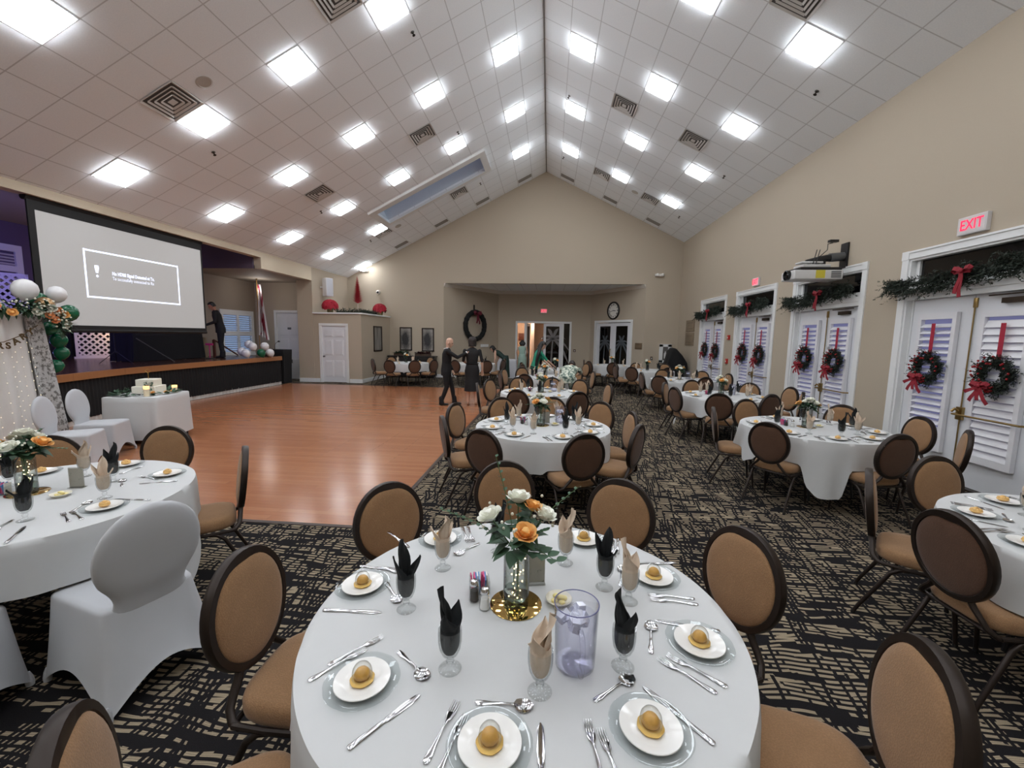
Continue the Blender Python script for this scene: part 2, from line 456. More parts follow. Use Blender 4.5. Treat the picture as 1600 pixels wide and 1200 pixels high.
# stage side
struct('wall_fascia', MB().box(XL - .22, XL, YF, 11.96, 3.97, slope_z(XL) + .02).box(XL - .22, XL, 11.96, 14.6, 3.65, slope_z(XL) + .02), M_CREAM)
struct('wall_left', MB().box(XL - .58, XL, 14.6, YB, 0, slope_z(XL)).box(XL - .22, XL, YF, 2.9, 0, 3.97), M_WALL)
M_STM = plain('stage_mauve_paint', (96, 84, 104), .75, var=.02)
M_STW = plain('stage_wall_paint', (150, 138, 124), .75, var=.02)
struct('wall_stage_back', MB().box(-13.6, -13.4, 2.9, 12.2, 0, 4.5), M_STM)
struct('wall_stage_side', MB().box(-13.6, XL - .22, 2.7, 2.9, 0, 4.5), M_STM)
w = MB().box(-13.6, -11.2, 12.0, 12.15, 0, 4.5)
w.box(-11.4, -11.2, 12.15, 13.55, 0, 3.7).box(-11.4, -11.2, 15.1, 15.45, 0, 3.7).box(-11.4, -11.2, 13.55, 15.1, 0, .92).box(-11.4, -11.2, 13.55, 15.1, 2.5, 3.7)
struct('wall_stage_flag', w, M_STW)
w = MB().box(-11.4, -10.38, 15.3, 15.45, 0, 3.7).box(-9.36, XL - .5, 15.3, 15.45, 0, 3.7).box(-10.38, -9.36, 15.3, 15.45, 2.53, 3.7)
struct('wall_stage_corridor', w, M_WALL)
struct('ceiling_stage', MB().box(-13.6, XL - .2, 2.7, 12.0, 4.4, 4.5).box(-11.4, XL - .2, 11.96, 15.45, 3.65, 3.75), M_STW)
struct('wall_stage_drop', MB().box(-13.6, XL - .22, 11.9, 11.96, 3.65, 4.4), M_STM)

SZ = .97
front = [(-8.52, 2.95), (-8.55, 6.4), (-8.82, 7.3), (-9.02, 8.2), (-9.12, 9.4), (-9.16, 11.2), (-9.16, 13.7)]
def off(d): return [(x - d, y) for x, y in front]
back = [(-11.2, 13.7), (-11.2, 12.0), (-13.4, 12.0), (-13.4, 2.95)]
st = sroot('floor_stage')
struct('deck', prism(MB(), off(0) + back, 'z', SZ - .03, SZ), M_STAGE, st)
nb = MB(); pts = off(-.012)
nb.loft([[(x, y, SZ - .13), (x, y, SZ + .004), (x - .05, y, SZ + .004), (x - .05, y, SZ - .13)] for x, y in pts])
struct('nosing', nb, M_NOSE, st)
struct('riser', prism(MB(), off(.12) + [(x, y) for x, y in back], 'z', .0, SZ - .03), M_DARK, st)

# closet with plant ledge
CX0, CX1, CY = XL, -6.72, 14.62
w = MB().box(CX0, -8.24, CY, CY + .12, 0, 2.48).box(-7.27, CX1, CY, CY + .12, 0, 2.48).box(-8.24, -7.27, CY, CY + .12, 2.09, 2.48)
w.box(CX1 - .12, CX1, CY + .12, YB, 0, 2.48)
struct('wall_closet', w, M_WALL)
struct('trim_ledge', MB().box(CX0, CX1 + .05, CY - .05, YB, 2.48, 2.53), M_WHITE)
w = MB()
w.box(CX0 - .58, CX0, 14.58, 14.6, 0, .14).box(CX0, -8.32, CY - .02, CY, 0, .14).box(-7.18, CX1 + .02, CY - .02, CY, 0, .14).box(CX1, CX1 + .02, CY, YB, 0, .14)
struct('baseboard_closet', w, M_WHITE)
struct('baseboard_back', MB().box(CX1, AX0, YB - .02, YB, 0, .14).box(AX1, XW, YB - .02, YB, 0, .14), M_WHITE)
w = MB(); pe = [YF]
for d in DOOR_Y: pe += [d - 1.04, d + 1.04]
pe.append(YB)
for i in range(0, len(pe), 2): w.box(XW - .02, XW, pe[i], pe[i+1], 0, .14)
struct('baseboard_right', w, M_WHITE)
w = MB(); wall_seg(w, (AX0 + .02, YB), (BX0 + .02, BY), 0, .14, .02); w.box(BX0, EX0 - .1, BY - .02, BY, 0, .14).box(EX1 + .1, BX1, BY - .02, BY, 0, .14)
struct('baseboard_alcove', w, M_WHITE)
# ------------------------------------------------------------------ lettering
def text_mb(body, size=1.0, extrude=.0, align='CENTER', bold=0):
    cu = bpy.data.curves.new('t', 'FONT'); cu.body = body; cu.size = size; cu.extrude = extrude; cu.align_x = align; cu.align_y = 'CENTER'
    cu.offset = bold; cu.resolution_u = 3
    o = bpy.data.objects.new('t', cu); C.objects.link(o)
    me = bpy.data.meshes.new_from_object(o.evaluated_get(bpy.context.evaluated_depsgraph_get()))
    mb = MB().add([v.co.copy() for v in me.vertices], [tuple(p.vertices) for p in me.polygons])
    bpy.data.objects.remove(o); bpy.data.curves.remove(cu); bpy.data.meshes.remove(me)
    return mb
RX90 = Matrix.Rotation(pi/2, 4, 'X')          # text plane -> upright, facing -y

# ------------------------------------------------------------------ ceiling fixtures
M_LIT = emit('lit_diffuser', (246, 250, 255), PANEL)
M_VENT = plain('vent_grey_enamel', (206, 204, 200), .5)
M_GAP = plain('vent_dark_gap', (84, 82, 80), .8)
th = thing('ceiling_light', '', 'ceiling light')
f = MB(); a, b = .292, .262
f.box(-a, a, -a, -b, -.012, 0).box(-a, a, b, a, -.012, 0).box(-a, -b, -b, b, -.012, 0).box(b, a, -b, b, -.012, 0)
obj('frame', f, M_WHITE, th, smooth=0)
obj('diffuser', MB().box(-b, b, -b, b, -.042, -.002), M_LIT, th, smooth=0)
LIGHT = Proto(th)
ORD = ['first', 'second', 'third', 'fourth', 'fifth', 'sixth', 'seventh', 'eighth', 'ninth']
cols = {-1: [1.5, 4.5, 7.5, 10.5, 13.5], 1: [1.5, 4.5, 7.5]}
nl = 0
for side, us in cols.items():
    slope = 'stage slope' if side < 0 else 'door slope'
    for ci, u in enumerate(us):
        last = {(-1, 1): 3, (-1, 2): 3, (-1, 4): 5}.get((side, ci), 4)
        for r in range(-3, last + 1):
            y = Y0 + r*4*T
            if y < YF + .5: continue
            LIGHT(on_slope(side, u*T, y, .002), label=f'lit ceiling panel, {ORD[last - r]} from gable wall, {ORD[ci]} column from ridge, {slope}', group=None, rot=slope_rot(side))
            nl += 1
th = thing('air_vent', '', 'ceiling vent')
f = MB()
for k, h in enumerate((.29, .225, .165, .105)):
    wv = .036
    for sx in (0, 1):
        for sgn in (-1, 1):
            M = Matrix.Rotation(sx*pi/2, 4, 'Z') @ Matrix.Translation((0, sgn*h, -.006)) @ Matrix.Rotation(-sgn*.45, 4, 'X')
            f.box(-h, h, -wv/2, wv/2, -.003, .003, M)
f.box(-.05, .05, -.05, .05, -.012, -.004)
obj('louver', f, M_VENT, th, smooth=0); obj('backing', MB().box(-.295, .295, -.295, .295, -.002, -.0005), M_GAP, th, smooth=0)
VENT = Proto(th)
for side, u, r, w_ in [(-1, 10.5, 3, 'stage side slope, lower column, front row'), (-1, 5.5, 3, 'stage side slope, upper column, front row'), (-1, 5.5, 10, 'stage side slope, upper column, middle row'), (-1, 10.5, 10, 'stage side slope, lower column, middle row'),
                   (-1, 5.5, 17, 'stage side slope, beyond the skylight'), (-1, 10.5, 16.8, 'stage side slope, below the skylight corner'), (1, 6.5, 3, 'french door side slope, front row'), (1, 3.5, 10, 'french door side slope, middle row, upper'),
                   (1, 6.5, 10, 'french door side slope, middle row, lower'), (1, 3.5, 17, 'french door side slope, back row, upper'), (1, 6.5, 17, 'french door side slope, back row, lower')]:
    VENT(on_slope(side, u*T, Y0 + r*T, .002), label=f'square louvred air vent, {w_}', rot=slope_rot(side))
th = thing('return_grille', '', 'ceiling vent'); f = MB().box(-.28, .28, -.14, .14, -.010, 0)
for k in range(12): f.box(-.27, .27, -.13 + k*.0225, -.118 + k*.0225, -.014, -.010)
obj('grating', f, plain('grille_grey', (150, 147, 142), .6), th, smooth=0); GR = Proto(th)
for side, us in ((-1, (1.5, 4.5, 7.5, 10.5)), (1, (1.5, 4.5, 7.5))):
    for k, u in enumerate(us):
        GR(on_slope(side, u*T, Y0 + 19.8*T + .08, .002), label=f'flat grey return grille along gable wall, {ORD[k]} from ridge, {"stage" if side < 0 else "french door"} side', rot=slope_rot(side))
th = thing('sprinkler_head', '', 'sprinkler')
obj('escutcheon', MB().lathe([(0, 0), (.035, 0), (.03, -.008), (0, -.009)], 14), plain('chrome_dull', (120, 118, 116), .3, 1), th)
obj('nozzle', MB().lathe([(.010, -.008), (.010, -.05), (.028, -.056), (.028, -.060), (0, -.060)], 10), plain('sprinkler_dark', (50, 44, 40), .4, .8), th)
SP = Proto(th)
for side, u, r, w_ in [(-1, 4.17, 5.15, 'front, high'), (-1, 11.28, 5.12, 'front, low'), (-1, 11.28, 11.3, 'middle, low'), (-1, 11.4, 16.9, 'back, low'), (-1, 4.15, 11.14, 'middle, high'), (-1, 4.17, 17.2, 'back, high'),
                   (1, 8.45, 5.2, 'front, low'), (1, 8.45, 11.3, 'middle, low'), (1, 8.42, 17.3, 'back, low'), (1, 1.15, 11.2, 'middle, high'), (1, 1.12, 17.3, 'back, high')]:
    SP(on_slope(side, u*T, Y0 + r*T, .001), label=f'small dark sprinkler head on {"stage" if side < 0 else "french door"} side slope, {w_}', rot=slope_rot(side))
th = thing('ceiling_speaker', '', 'ceiling speaker')
obj('rim', MB().lathe([(0, -.001), (.115, -.001), (.12, -.008), (.1, -.012), (.1, -.006), (0, -.006)], 24), plain('speaker_rim_grey', (186, 182, 176), .5), th); CS = Proto(th)
for side, u, r, w_ in [(-1, 9.5, 3, 'beside the front air vent'), (-1, 9.54, 17, 'below the skylight'), (1, 5.58, 17.1, 'on french door side slope')]:
    CS(on_slope(side, u*T, Y0 + r*T, .001), label=f'round flush ceiling speaker {w_}', rot=slope_rot(side))

# ------------------------------------------------------------------ greenery
M_PINE = plain('pine_needles', (36, 46, 36), .7, var=.45, scale=30)
M_RED = plain('red_velvet', (132, 16, 34), .75, var=.15)
M_REDRIB = plain('red_ribbon', (160, 26, 52), .6, var=.1)
M_BERRY = plain('red_berries', (150, 24, 30), .35)
def spray(mb, p, d, L, n, nl_, wd, rnd, droop=.0):
    p = Vector(p); d = Vector(d).normalized()
    for i in range(n):
        t = i/(n-1); q = p + d*L*t + Vector((0, 0, -droop*t*t))
        a = rnd.uniform(0, 2*pi); o = d.orthogonal().normalized(); o.rotate(Matrix.Rotation(a, 3, d))
        e = (d*rnd.uniform(.55, 1.0) + o).normalized()*nl_*rnd.uniform(.7, 1.1)*(1 - .35*t)
        s_ = e.cross(Vector((rnd.random(), rnd.random(), rnd.random()))).normalized()*wd
        mb.add([q - s_, q + s_, q + e*.6 + s_*.8, q + e, q + e*.6 - s_*.8], [(0, 1, 2, 3, 4)])
def ribbon(mb, pts, width, up):
    """A flat strip with a little thickness that follows pts."""
    pts = [Vector(p) for p in pts]; rings = []
    for i, p in enumerate(pts):
        t = (pts[min(i+1, len(pts)-1)] - pts[max(i-1, 0)]).normalized(); s_ = Vector(up) - t*t.dot(Vector(up)); s_ = s_.normalized()*(width if isinstance(width, float) else width[i])/2
        n = t.cross(s_).normalized()*.0015
        rings.append([p - s_ - n, p + s_ - n, p + s_ + n, p - s_ + n])
    return mb.loft(rings)
def bow(mb, c, s=1.0, tails=((-.06, -.22), (.07, -.20))):
    """A two-loop bow with tails in the x-z plane, facing -y."""
    c = Vector(c)
    for sg in (-1, 1):
        ribbon(mb, [c + Vector((sg*x, y, z))*s for x, y, z in ((0, 0, 0), (.05, -.03, .035), (.10, -.03, .045), (.125, -.01, .02), (.10, .01, -.01), (.05, .005, -.005), (0, 0, 0))], .055*s, (0, .45, 1))
    for x, z in tails:
        ribbon(mb, [c + Vector((x*q*q**.3, -.02 + .01*sin(6*q), z*q))*s for q in (0.02, .25, .5, .75, 1)], .05*s, (1, 0, .1))
    mb.ball(c + Vector((0, -.02, 0))*s, .028*s, .02*s, .03*s, 10, 6)
    return mb
rnd = random.Random(3)
th = thing('door_wreath', '', 'wreath')
f = MB()
for k in range(340):
    a = rnd.uniform(0, 2*pi); rr = .145 + rnd.uniform(-.080, .060)
    rad = Vector((cos(a), 0, sin(a))); tn = Vector((-sin(a), 0, cos(a)))
    d = tn*rnd.choice((-1, 1)) + rad*rnd.uniform(-.1, 1.0) + Vector((0, rnd.uniform(-.7, .1), 0))
    spray(f, rad*rr + Vector((0, -.025, 0)), d, rnd.uniform(.06, .14), 10, .040, .0055, rnd)
for a, L in ((2.6, .16), (3.0, .20), (3.5, .17), (.3, .15), (-.2, .17), (3.9, .13), (-.7, .13)):
    rad = Vector((cos(a), 0, sin(a))); spray(f, rad*.14 + Vector((0, -.04, 0)), rad + Vector((0, -.1, 0)), L, 14, .04, .004, rnd)
f.tube([(.15*cos(a), -.02, .15*sin(a)) for a in [2*pi*i/20 for i in range(21)]], .022, 6)
obj('foliage', f, M_PINE, th, smooth=0)
f = MB()
for k in range(60):
    a = rnd.uniform(1.7, 4.9) if k < 42 else rnd.uniform(0, 6.28); rr = rnd.uniform(.13, .25 if a < 4.5 else .2)
    f.ball((rr*cos(a), -.05 - rnd.uniform(0, .03), rr*sin(a)), .013, n=7, m=5)
obj('berry_cluster', f, M_BERRY, th)  # red berries only, no leaves in this part
obj('bow', bow(MB(), (-.05, -.12, -.13), .85, ((-.10, -.22), (.15, -.24), (.01, -.20), (-.18, -.10))), M_RED, th)
obj('hanging_ribbon', ribbon(MB(), [(0, -.012, .15), (0, -.010, .35), (0, -.008, .60)], .055, (1, 0, 0)), M_REDRIB, th)
WREATH = Proto(th)
th = thing('door_garland', '', 'garland')
f = MB()
for k in range(330):
    x = rnd.uniform(-.95, .88); z = .05*sin(x*2.2) + rnd.uniform(-.12, .09)
    d = Vector((rnd.choice((-1, -1, 1)) if x > -.6 else -1, rnd.uniform(-.6, .1), rnd.uniform(-.5, .45)))
    spray(f, (x, -.05 + rnd.uniform(-.03, .03), z), d, rnd.uniform(.12, .24), 15, .055, .0075, rnd, rnd.uniform(0, .06))
for k in range(26):
    spray(f, (-.92 + rnd.uniform(-.05, .1), -.06, rnd.uniform(-.05, .05)), (-1, rnd.uniform(-.5, 0), rnd.uniform(-.75, .45)), rnd.uniform(.15, .27), 18, .06, .0075, rnd, .05)
f.tube([(-.95, -.04, 0), (-.4, -.04, -.03), (0, -.04, 0), (.4, -.04, .03), (.85, -.04, .04)], .02, 6)
obj('foliage', f, M_PINE, th, smooth=0)
obj('bow', bow(MB(), (.16, -.16, .03), .95, ((-.05, -.28), (.02, -.33))), M_RED, th)
GARLAND = Proto(th)

# ------------------------------------------------------------------ french doors on the right wall
M_BRASS = plain('aged_brass', (168, 142, 92), .28, 1)
M_BRONZE = plain('dark_bronze', (64, 54, 46), .4, .8)
M_TRANS = plain('night_glass', (6, 7, 10), .05)
M_NIGHTPANE = emit('dusk_pane', (140, 142, 190), .42, srgb(60, 62, 96))
M_SLAT = plain('shutter_white', (222, 222, 226), .4, var=.01)
def shutter(mb_f, mb_s, y0, y1, z0, z1, tilt, x=.0, pitch=.086, sw=.092, bar=.055):
    mb_f.box(x, x+.05, y0, y0+bar, z0, z1).box(x, x+.05, y1-bar, y1, z0, z1).box(x, x+.05, y0+bar, y1-bar, z0, z0+bar*1.5).box(x, x+.05, y0+bar, y1-bar, z1-bar*1.5, z1)
    z = z0 + bar*1.5 + pitch*.5
    while z < z1 - bar*1.5 - pitch*.2:
        M = Matrix.Translation((x+.025, 0, z)) @ Matrix.Rotation(tilt, 4, 'Y')
        mb_s.box(-.004, .004, y0+bar, y1-bar, -sw/2, sw/2, M)
        z += pitch
def french_door(n, d, near=False):
    r = sroot(f'door_{n}', (XW, d, 0))
    f = MB()
    for s_ in (-1, 1):
        y0, y1 = sorted((s_*.93, s_*1.04))
        f.box(-.022, .002, y0, y1, 0, 2.98).box(-.030, .002, y0-.004, y1+.004, 2.98, 3.10).box(-.028, .002, y0-.003, y1+.003, 2.42, 2.54)
        f.box(-.010, .002, y0+.03, y1-.03, .2, 2.4)
    f.box(-.022, .002, -.93, .93, 2.985, 3.09).box(-.034, .002, -.95, .95, 3.07, 3.095)
    struct('casing', f, M_WHITE, r, 0)
    f = MB()
    for s_ in (-1, 1):
        y0, y1 = sorted((s_*.90, s_*.94)); f.box(0, .16, y0, y1, 0, 3.0)
        y0, y1 = sorted((s_*.87, s_*.90)); f.box(.075, .16, y0, y1, 0, 2.95)
    f.box(0, .16, -.90, .90, 2.955, 3.0).box(.0, .16, -.90, .90, 2.40, 2.50).box(-.018, .1, -.93, .93, 2.47, 2.56).box(.05, .14, -.90, .90, 2.56, 2.63)
    for y in (-.87, .83): f.box(.06, .12, y, y+.04, 2.63, 2.955)
    struct('jamb', f, M_WHITE, r, 0)
    struct('transom_glass', MB().box(.09, .10, -.85, .85, 2.60, 2.96), M_TRANS, r, 0)
    struct('threshold', MB().box(0, .16, -.9, .9, 0, .02), M_BRONZE, r, 0)
    for s_, tl in ((1, .95), (-1, .42 if near else .80)):
        y0, y1 = (.004, .868) if s_ > 0 else (-.868, -.004)
        lf = struct('leaf', MB().box(.085, .130, y0, y1, .022, 2.395), M_DOORW, r, 0)
        a, b = (.15, .71) if s_ > 0 else (-.71, -.15)
        fr, sl_ = MB(), MB(); shutter(fr, sl_, a, b, .36, 2.20, tl, .028)
        struct('shutter_frame', fr, M_SLAT, lf, 0); struct('slat', sl_, M_SLAT, lf, 0)
        struct('pane', MB().box(.079, .084, a+.05, b-.05, .43, 2.13), M_NIGHTPANE, lf, 0)
    f = MB().box(.062, .085, -.045, .0, 2.24, 2.36); f = bevel(f, .008)
    f.tube([(.07, -.022, 2.26), (.07, -.022, .10)], .008, 8); f.box(.05, .085, -.06, .02, .84, 1.0)
    f.tube([(.03, -.03, .95), (.0, -.02, .98), (-.02, .0, .94)], .016, 8)
    f.tube([(.04, -.02, .915), (-.035, -.03, .915), (-.035, -.80, .915), (.04, -.82, .915)], .012, 8)
    struct('panic_bar', f, M_BRASS, r)
    f = MB().box(.03, .085, -.62, -.36, 2.27, 2.33); f.box(.02, .035, -.75, -.22, 2.36, 2.375)
    struct('door_closer', f, M_BRONZE, r, 0)
dn = ['the front french doors', 'the doors by the projector', 'the doors under the small exit sign', 'the doors in the far corner']
for i, d in enumerate(DOOR_Y):
    french_door(i + 1, d, i == 0)
    WREATH((XW + .012, d + .43, 1.46), -pi/2, f'berry wreath with red bow on plain leaf of {dn[i]}', 'wreaths on the french doors')
    WREATH((XW + .012, d - .45, 1.44), -pi/2, f'berry wreath with red bow above push bar of {dn[i]}', 'wreaths on the french doors')
    GARLAND((XW - .036, d + .06, 2.64), -pi/2, f'pine garland with red bow over {dn[i]}', 'garlands over the french doors')
struct('wall_porch', MB().box(7.0, 7.1, 2, 17, 0, 4).box(XW + .25, 7.1, 2, 17, 3.3, 3.4), M_DARK)

# ------------------------------------------------------------------ wall fixtures
M_SIGN = plain('sign_white_plastic', (208, 206, 206), .5)
M_EXIT = emit('exit_red_letters', (255, 36, 80), 1.05)
M_EXITBG = emit('exit_pink_face', (246, 170, 180), .35)
def exit_sign(loc, rz, label, w_=.36, h=.215, face=M_SIGN):
    t = thing('exit_sign', label, 'exit sign', loc, rz)
    obj('housing', bevel(MB().box(-w_/2, w_/2, -.05, 0, -h/2, h/2), .008), M_SIGN, t)
    obj('face', MB().box(-w_/2+.015, w_/2-.015, -.053, -.050, -h/2+.015, h/2-.015), face, t, smooth=0)
    obj('lettering', text_mb('EXIT', .175, .002, bold=.001).xf(Matrix.Translation((0, -.056, 0)) @ RX90 @ Matrix.Diagonal((.80, 1, 1, 1))), M_EXIT, t, smooth=0)
exit_sign((XW - .001, 5.76, 3.245), -pi/2, 'white exit sign with red EXIT letters above the front french doors')
exit_sign((XW - .001, 11.17, 3.24), -pi/2, 'small pink lit exit sign above the third french doors', .30, .20, M_EXITBG)
exit_sign((-.28, BY - .001, 3.0), 0, 'glowing red exit sign above the entrance doors in the alcove', .30, .20, M_EXITBG)

t = thing('wall_clock', 'large round black rimmed clock with roman numerals above the glass doors', 'clock', (*[dg(DGL - 1.84)[0], dg(DGL - 1.84)[1]], 2.97), atan2(DG.y, DG.x) + 0)
ck = .39
obj('rim', MB().lathe([(ck-.07, -.02), (ck-.06, -.05), (ck-.02, -.06), (ck, -.04), (ck, -.002), (ck-.07, -.002)], 40).xf(Matrix.Rotation(-pi/2, 4, 'X')), plain('clock_black', (22, 20, 20), .4), t)
obj('dial', MB().lathe([(0, -.02), (ck-.06, -.02), (ck-.06, -.004), (0, -.004)], 40).xf(Matrix.Rotation(-pi/2, 4, 'X')), plain('clock_ivory', (226, 224, 216), .6), t)
f = MB()
for k, s_ in enumerate(['XII', 'I', 'II', 'III', 'IIII', 'V', 'VI', 'VII', 'VIII', 'IX', 'X', 'XI']):
    a = -k*pi/6
    m = text_mb(s_, .095, .001, bold=.003).xf(Matrix.Translation((0, -.023, 0)) @ Matrix.Rotation(-a, 4, 'Y') @ RX90 @ Matrix.Translation((0, .255, 0)))
    f.add(m.v, m.f)
obj('numeral', f, plain('clock_black', (22, 20, 20), .4), t, smooth=0)
for nm, a, L, wd in (('hour_hand', radians(95), .15, .013), ('minute_hand', radians(-103), .24, .009)):
    obj(nm, MB().box(-wd, wd, -.028, -.025, -.04, L).xf(Matrix.Rotation(a, 4, 'Y')), plain('clock_black', (22, 20, 20), .4), t, smooth=0)

def emergency(loc, label):
    t = thing('emergency_light', label, 'emergency light', loc)
    obj('body', bevel(MB().box(-.17, .17, -.09, 0, -.05, .05), .015), plain('fixture_white', (214, 210, 204), .5), t)
    for s_ in (-1, 1): obj('lamp_head', MB().lathe([(0, -.02), (.045, -.02), (.05, .04), (.03, .05), (0, .05)], 14).xf(Matrix.Translation((s_*.10, -.12, .01)) @ Matrix.Rotation(pi/2, 4, 'X')), plain('fixture_lens', (236, 236, 232), .2), t)
emergency((4.26, YB - .001, 4.27), 'white twin emergency light on gable wall above the alcove corner')
emergency((-7.77, YB - .001, 4.40), 'white twin emergency light on gable wall above the red feather tree')
t = thing('security_camera', 'small white dome camera with black lens on gable wall', 'camera', (-7.16, YB - .001, 3.52))
obj('mount', MB().lathe([(0, 0), (.06, 0), (.06, -.05), (.045, -.07), (0, -.07)], 16).xf(Matrix.Rotation(-pi/2, 4, 'X')), plain('fixture_white', (214, 210, 204), .5), t)
obj('shell', MB().ball((0, -.10, 0), .085, n=16, m=10), plain('fixture_white', (214, 210, 204), .5), t)
obj('lens', MB().ball((.01, -.155, -.01), .045, n=12, m=8), plain('lens_black', (10, 10, 10), .1), t)
t = thing('fire_extinguisher_cabinet', 'white wall cabinet with small glass window beside the black draped bulk', 'cabinet', (4.64, YB - .001, 1.20))
w_, h = .22, .36
f = MB().box(-w_, w_, -.09, 0, -h, h).box(-w_-.015, w_+.015, -.10, -.09, -h-.015, -h+.09).box(-w_-.015, w_+.015, -.10, -.09, h-.09, h+.015).box(-w_-.015, -w_+.12, -.10, -.09, -h, h).box(w_-.12, w_+.015, -.10, -.09, -h, h)
obj('body', f, M_WHITE, t, smooth=0)
obj('window_pane', MB().box(-w_+.12, w_-.12, -.097, -.092, -h+.09, h-.09), M_GAP, t, smooth=0)
obj('extinguisher_tank', MB().lathe([(0, -.2), (.05, -.2), (.05, .0), (.02, .05), (.02, .09), (0, .09)], 12).xf(Matrix.Diagonal((1, .12, 1, 1))).xf(Matrix.Translation((0, -.1, 0))), plain('tank_pale', (200, 200, 200), .3), t)
def plaque(name, loc, rz, w_, h, mat, label, cat, lines=2):
    t = thing(name, label, cat, loc, rz)
    obj('board', bevel(MB().box(-w_/2, w_/2, -.02, 0, -h/2, h/2), .004), mat, t)
    f = MB()
    for k in range(lines): f.box(-w_*.32, w_*.32, -.022, -.020, h*.25 - k*h*.5/max(1, lines-1) - .006, h*.25 - k*h*.5/max(1, lines-1) + .006)
    obj('engraving', f, plain('engraving_dark', (84, 70, 54), .6), t, smooth=0)
M_PLQ = plain('bronze_plaque', (126, 108, 86), .4, .4)
p = dg(DGL - .26); plaque('wall_plaque', (p[0], p[1], 1.47), atan2(DG.y, DG.x), .38, .25, M_PLQ, 'small bronze plaque beside the etched glass doors', 'plaque')
plaque('memorial_plaque', (XW - .001, 15.98, 2.27), -pi/2, .92, .42, plain('sepia_photo', (128, 112, 92), .5, var=.4, scale=5), 'upper of two sepia panels near the far corner french doors', 'picture')
plaque('memorial_plaque', (XW - .001, 15.98, 1.79), -pi/2, .92, .46, plain('sepia_photo', (128, 112, 92), .5, var=.4, scale=5), 'lower of two sepia panels near the far corner french doors', 'picture')
def small_box(name, loc, rz, w_, h, d, mat, label, cat):
    t = thing(name, label, cat, loc, rz)
    obj('body', bevel(MB().box(-w_/2, w_/2, -d, 0, -h/2, h/2), .005), mat, t)
    obj('button', MB().box(-w_*.2, w_*.2, -d-.008, -d, -h*.2, h*.1), M_WHITE, t, smooth=0)
M_ALARM = plain('alarm_red', (176, 40, 36), .4)
small_box('fire_strobe', (XW - .001, 12.56, 1.86), -pi/2, .10, .13, .05, M_ALARM, 'red alarm strobe between third and fourth french doors', 'fire alarm')
small_box('fire_pull_station', (XW - .001, 12.58, 1.18), -pi/2, .09, .14, .05, M_ALARM, 'red fire alarm pull box low between the far french doors', 'fire alarm')
small_box('thermostat', (4.13, YB - .001, 1.0), 0, .09, .13, .03, plain('thermostat_brown', (84, 66, 52), .5), 'brown wall control beside the white extinguisher cabinet', 'thermostat')
p = dg(.0); small_box('wall_switch', (1.22, BY - .001, 1.15), 0, .12, .13, .02, plain('switch_brown', (92, 66, 54), .5), 'brown switch plate on alcove wall beside the entrance', 'switch')
p = Vector((AX0, YB)).lerp(Vector((BX0, BY)), .72)
small_box('switch_plate', (p.x + .008, p.y - .006, 1.33), atan2(BY - YB, BX0 - AX0), .52, .13, .02, M_WHITE, 'long white switch plate on alcove wall under the big wreath', 'switch')

# big dark wreath on the left alcove wall
p = Vector((AX0, YB)).lerp(Vector((BX0, BY)), .515); ang = atan2(BY - YB, BX0 - AX0)
t = thing('wall_wreath', 'large bare black wreath ring with a burgundy bow on alcove wall', 'wreath', (p.x, p.y, 2.23), ang)
M_WR = plain('dark_wreath_pine', (16, 18, 18), .9, var=.5, scale=60)
f = MB(); f.tube([(.60*cos(a), -.10, .60*sin(a)) for a in [2*pi*i/40 for i in range(41)]], [.105 + .012*sin(i*2.7) for i in range(41)], 10)
for k in range(260):
    a = rnd.uniform(0, 2*pi); rad = Vector((cos(a), 0, sin(a))); b = rnd.uniform(0, 2*pi)
    o_ = rad*cos(b) + Vector((0, -1, 0))*abs(sin(b)); spray(f, rad*.60 + Vector((0, -.10, 0)) + o_*.085, o_ + Vector((-sin(a), 0, cos(a))), .03, 4, .03, .006, rnd)
obj('foliage', f, M_WR, t, smooth=0)
f = MB(); bow(f, (0, -.24, .52), 1.9, ((-.05, -.22), (.05, -.24))); obj('bow', f, plain('burgundy_ribbon', (96, 18, 38), .7), t)
obj('hanger', ribbon(MB(), [(0, -.02, .60), (0, -.02, .92)], .09, (1, 0, 0)), M_BLACKC, t)

# three framed pictures
def picture(loc, rz, w_, h, label, kind):
    t = thing('framed_picture', label, 'picture', loc, rz)
    f = MB(); b = .045
    f.box(-w_/2, w_/2, -.035, 0, -h/2, -h/2+b).box(-w_/2, w_/2, -.035, 0, h/2-b, h/2).box(-w_/2, -w_/2+b, -.035, 0, -h/2, h/2).box(w_/2-b, w_/2, -.035, 0, -h/2, h/2)
    obj('frame', f, plain('frame_dark_wood', (34, 24, 20), .4), t, smooth=0)
    n = NT('artwork_' + kind); P = n.coord()
    if kind == 'reeds':
        v = n.noise(n.mapping(P, scale=(9, 1, .7)), 1.5, 3)
    else:
        sp = n.new('ShaderNodeTexGradient', gradient_type='SPHERICAL'); n.link(n.mapping(P, (.1, 0, .05), scale=(3.2, 1, 1.6)), sp.inputs[0])
        v = n.math('SUBTRACT', n.math('MULTIPLY_ADD', n.noise(P, 6, 5, .7), .6, .42), n.math('MULTIPLY', sp.outputs[1], .75))
    n.set(n.ramp(v, [(.25, srgb(44, 44, 46)), (.62, srgb(150, 146, 140))]), .5)
    obj('artwork', MB().box(-w_/2+b, w_/2-b, -.015, -.005, -h/2+b, h/2-b), n.m, t, smooth=0)
picture((CX1 + .001, 16.05, 1.60), pi/2, .78, .98, 'dark framed abstract print of grey stems on the closet side wall', 'reeds')
picture((-6.02, YB - .001, 1.60), 0, .52, .98, 'dark framed grey leaf print beside the closet corner on back wall', 'leaf')
picture((-5.07, YB - .001, 1.58), 0, .52, .98, 'dark framed grey leaf print on back wall, the one by the alcove', 'leaf')
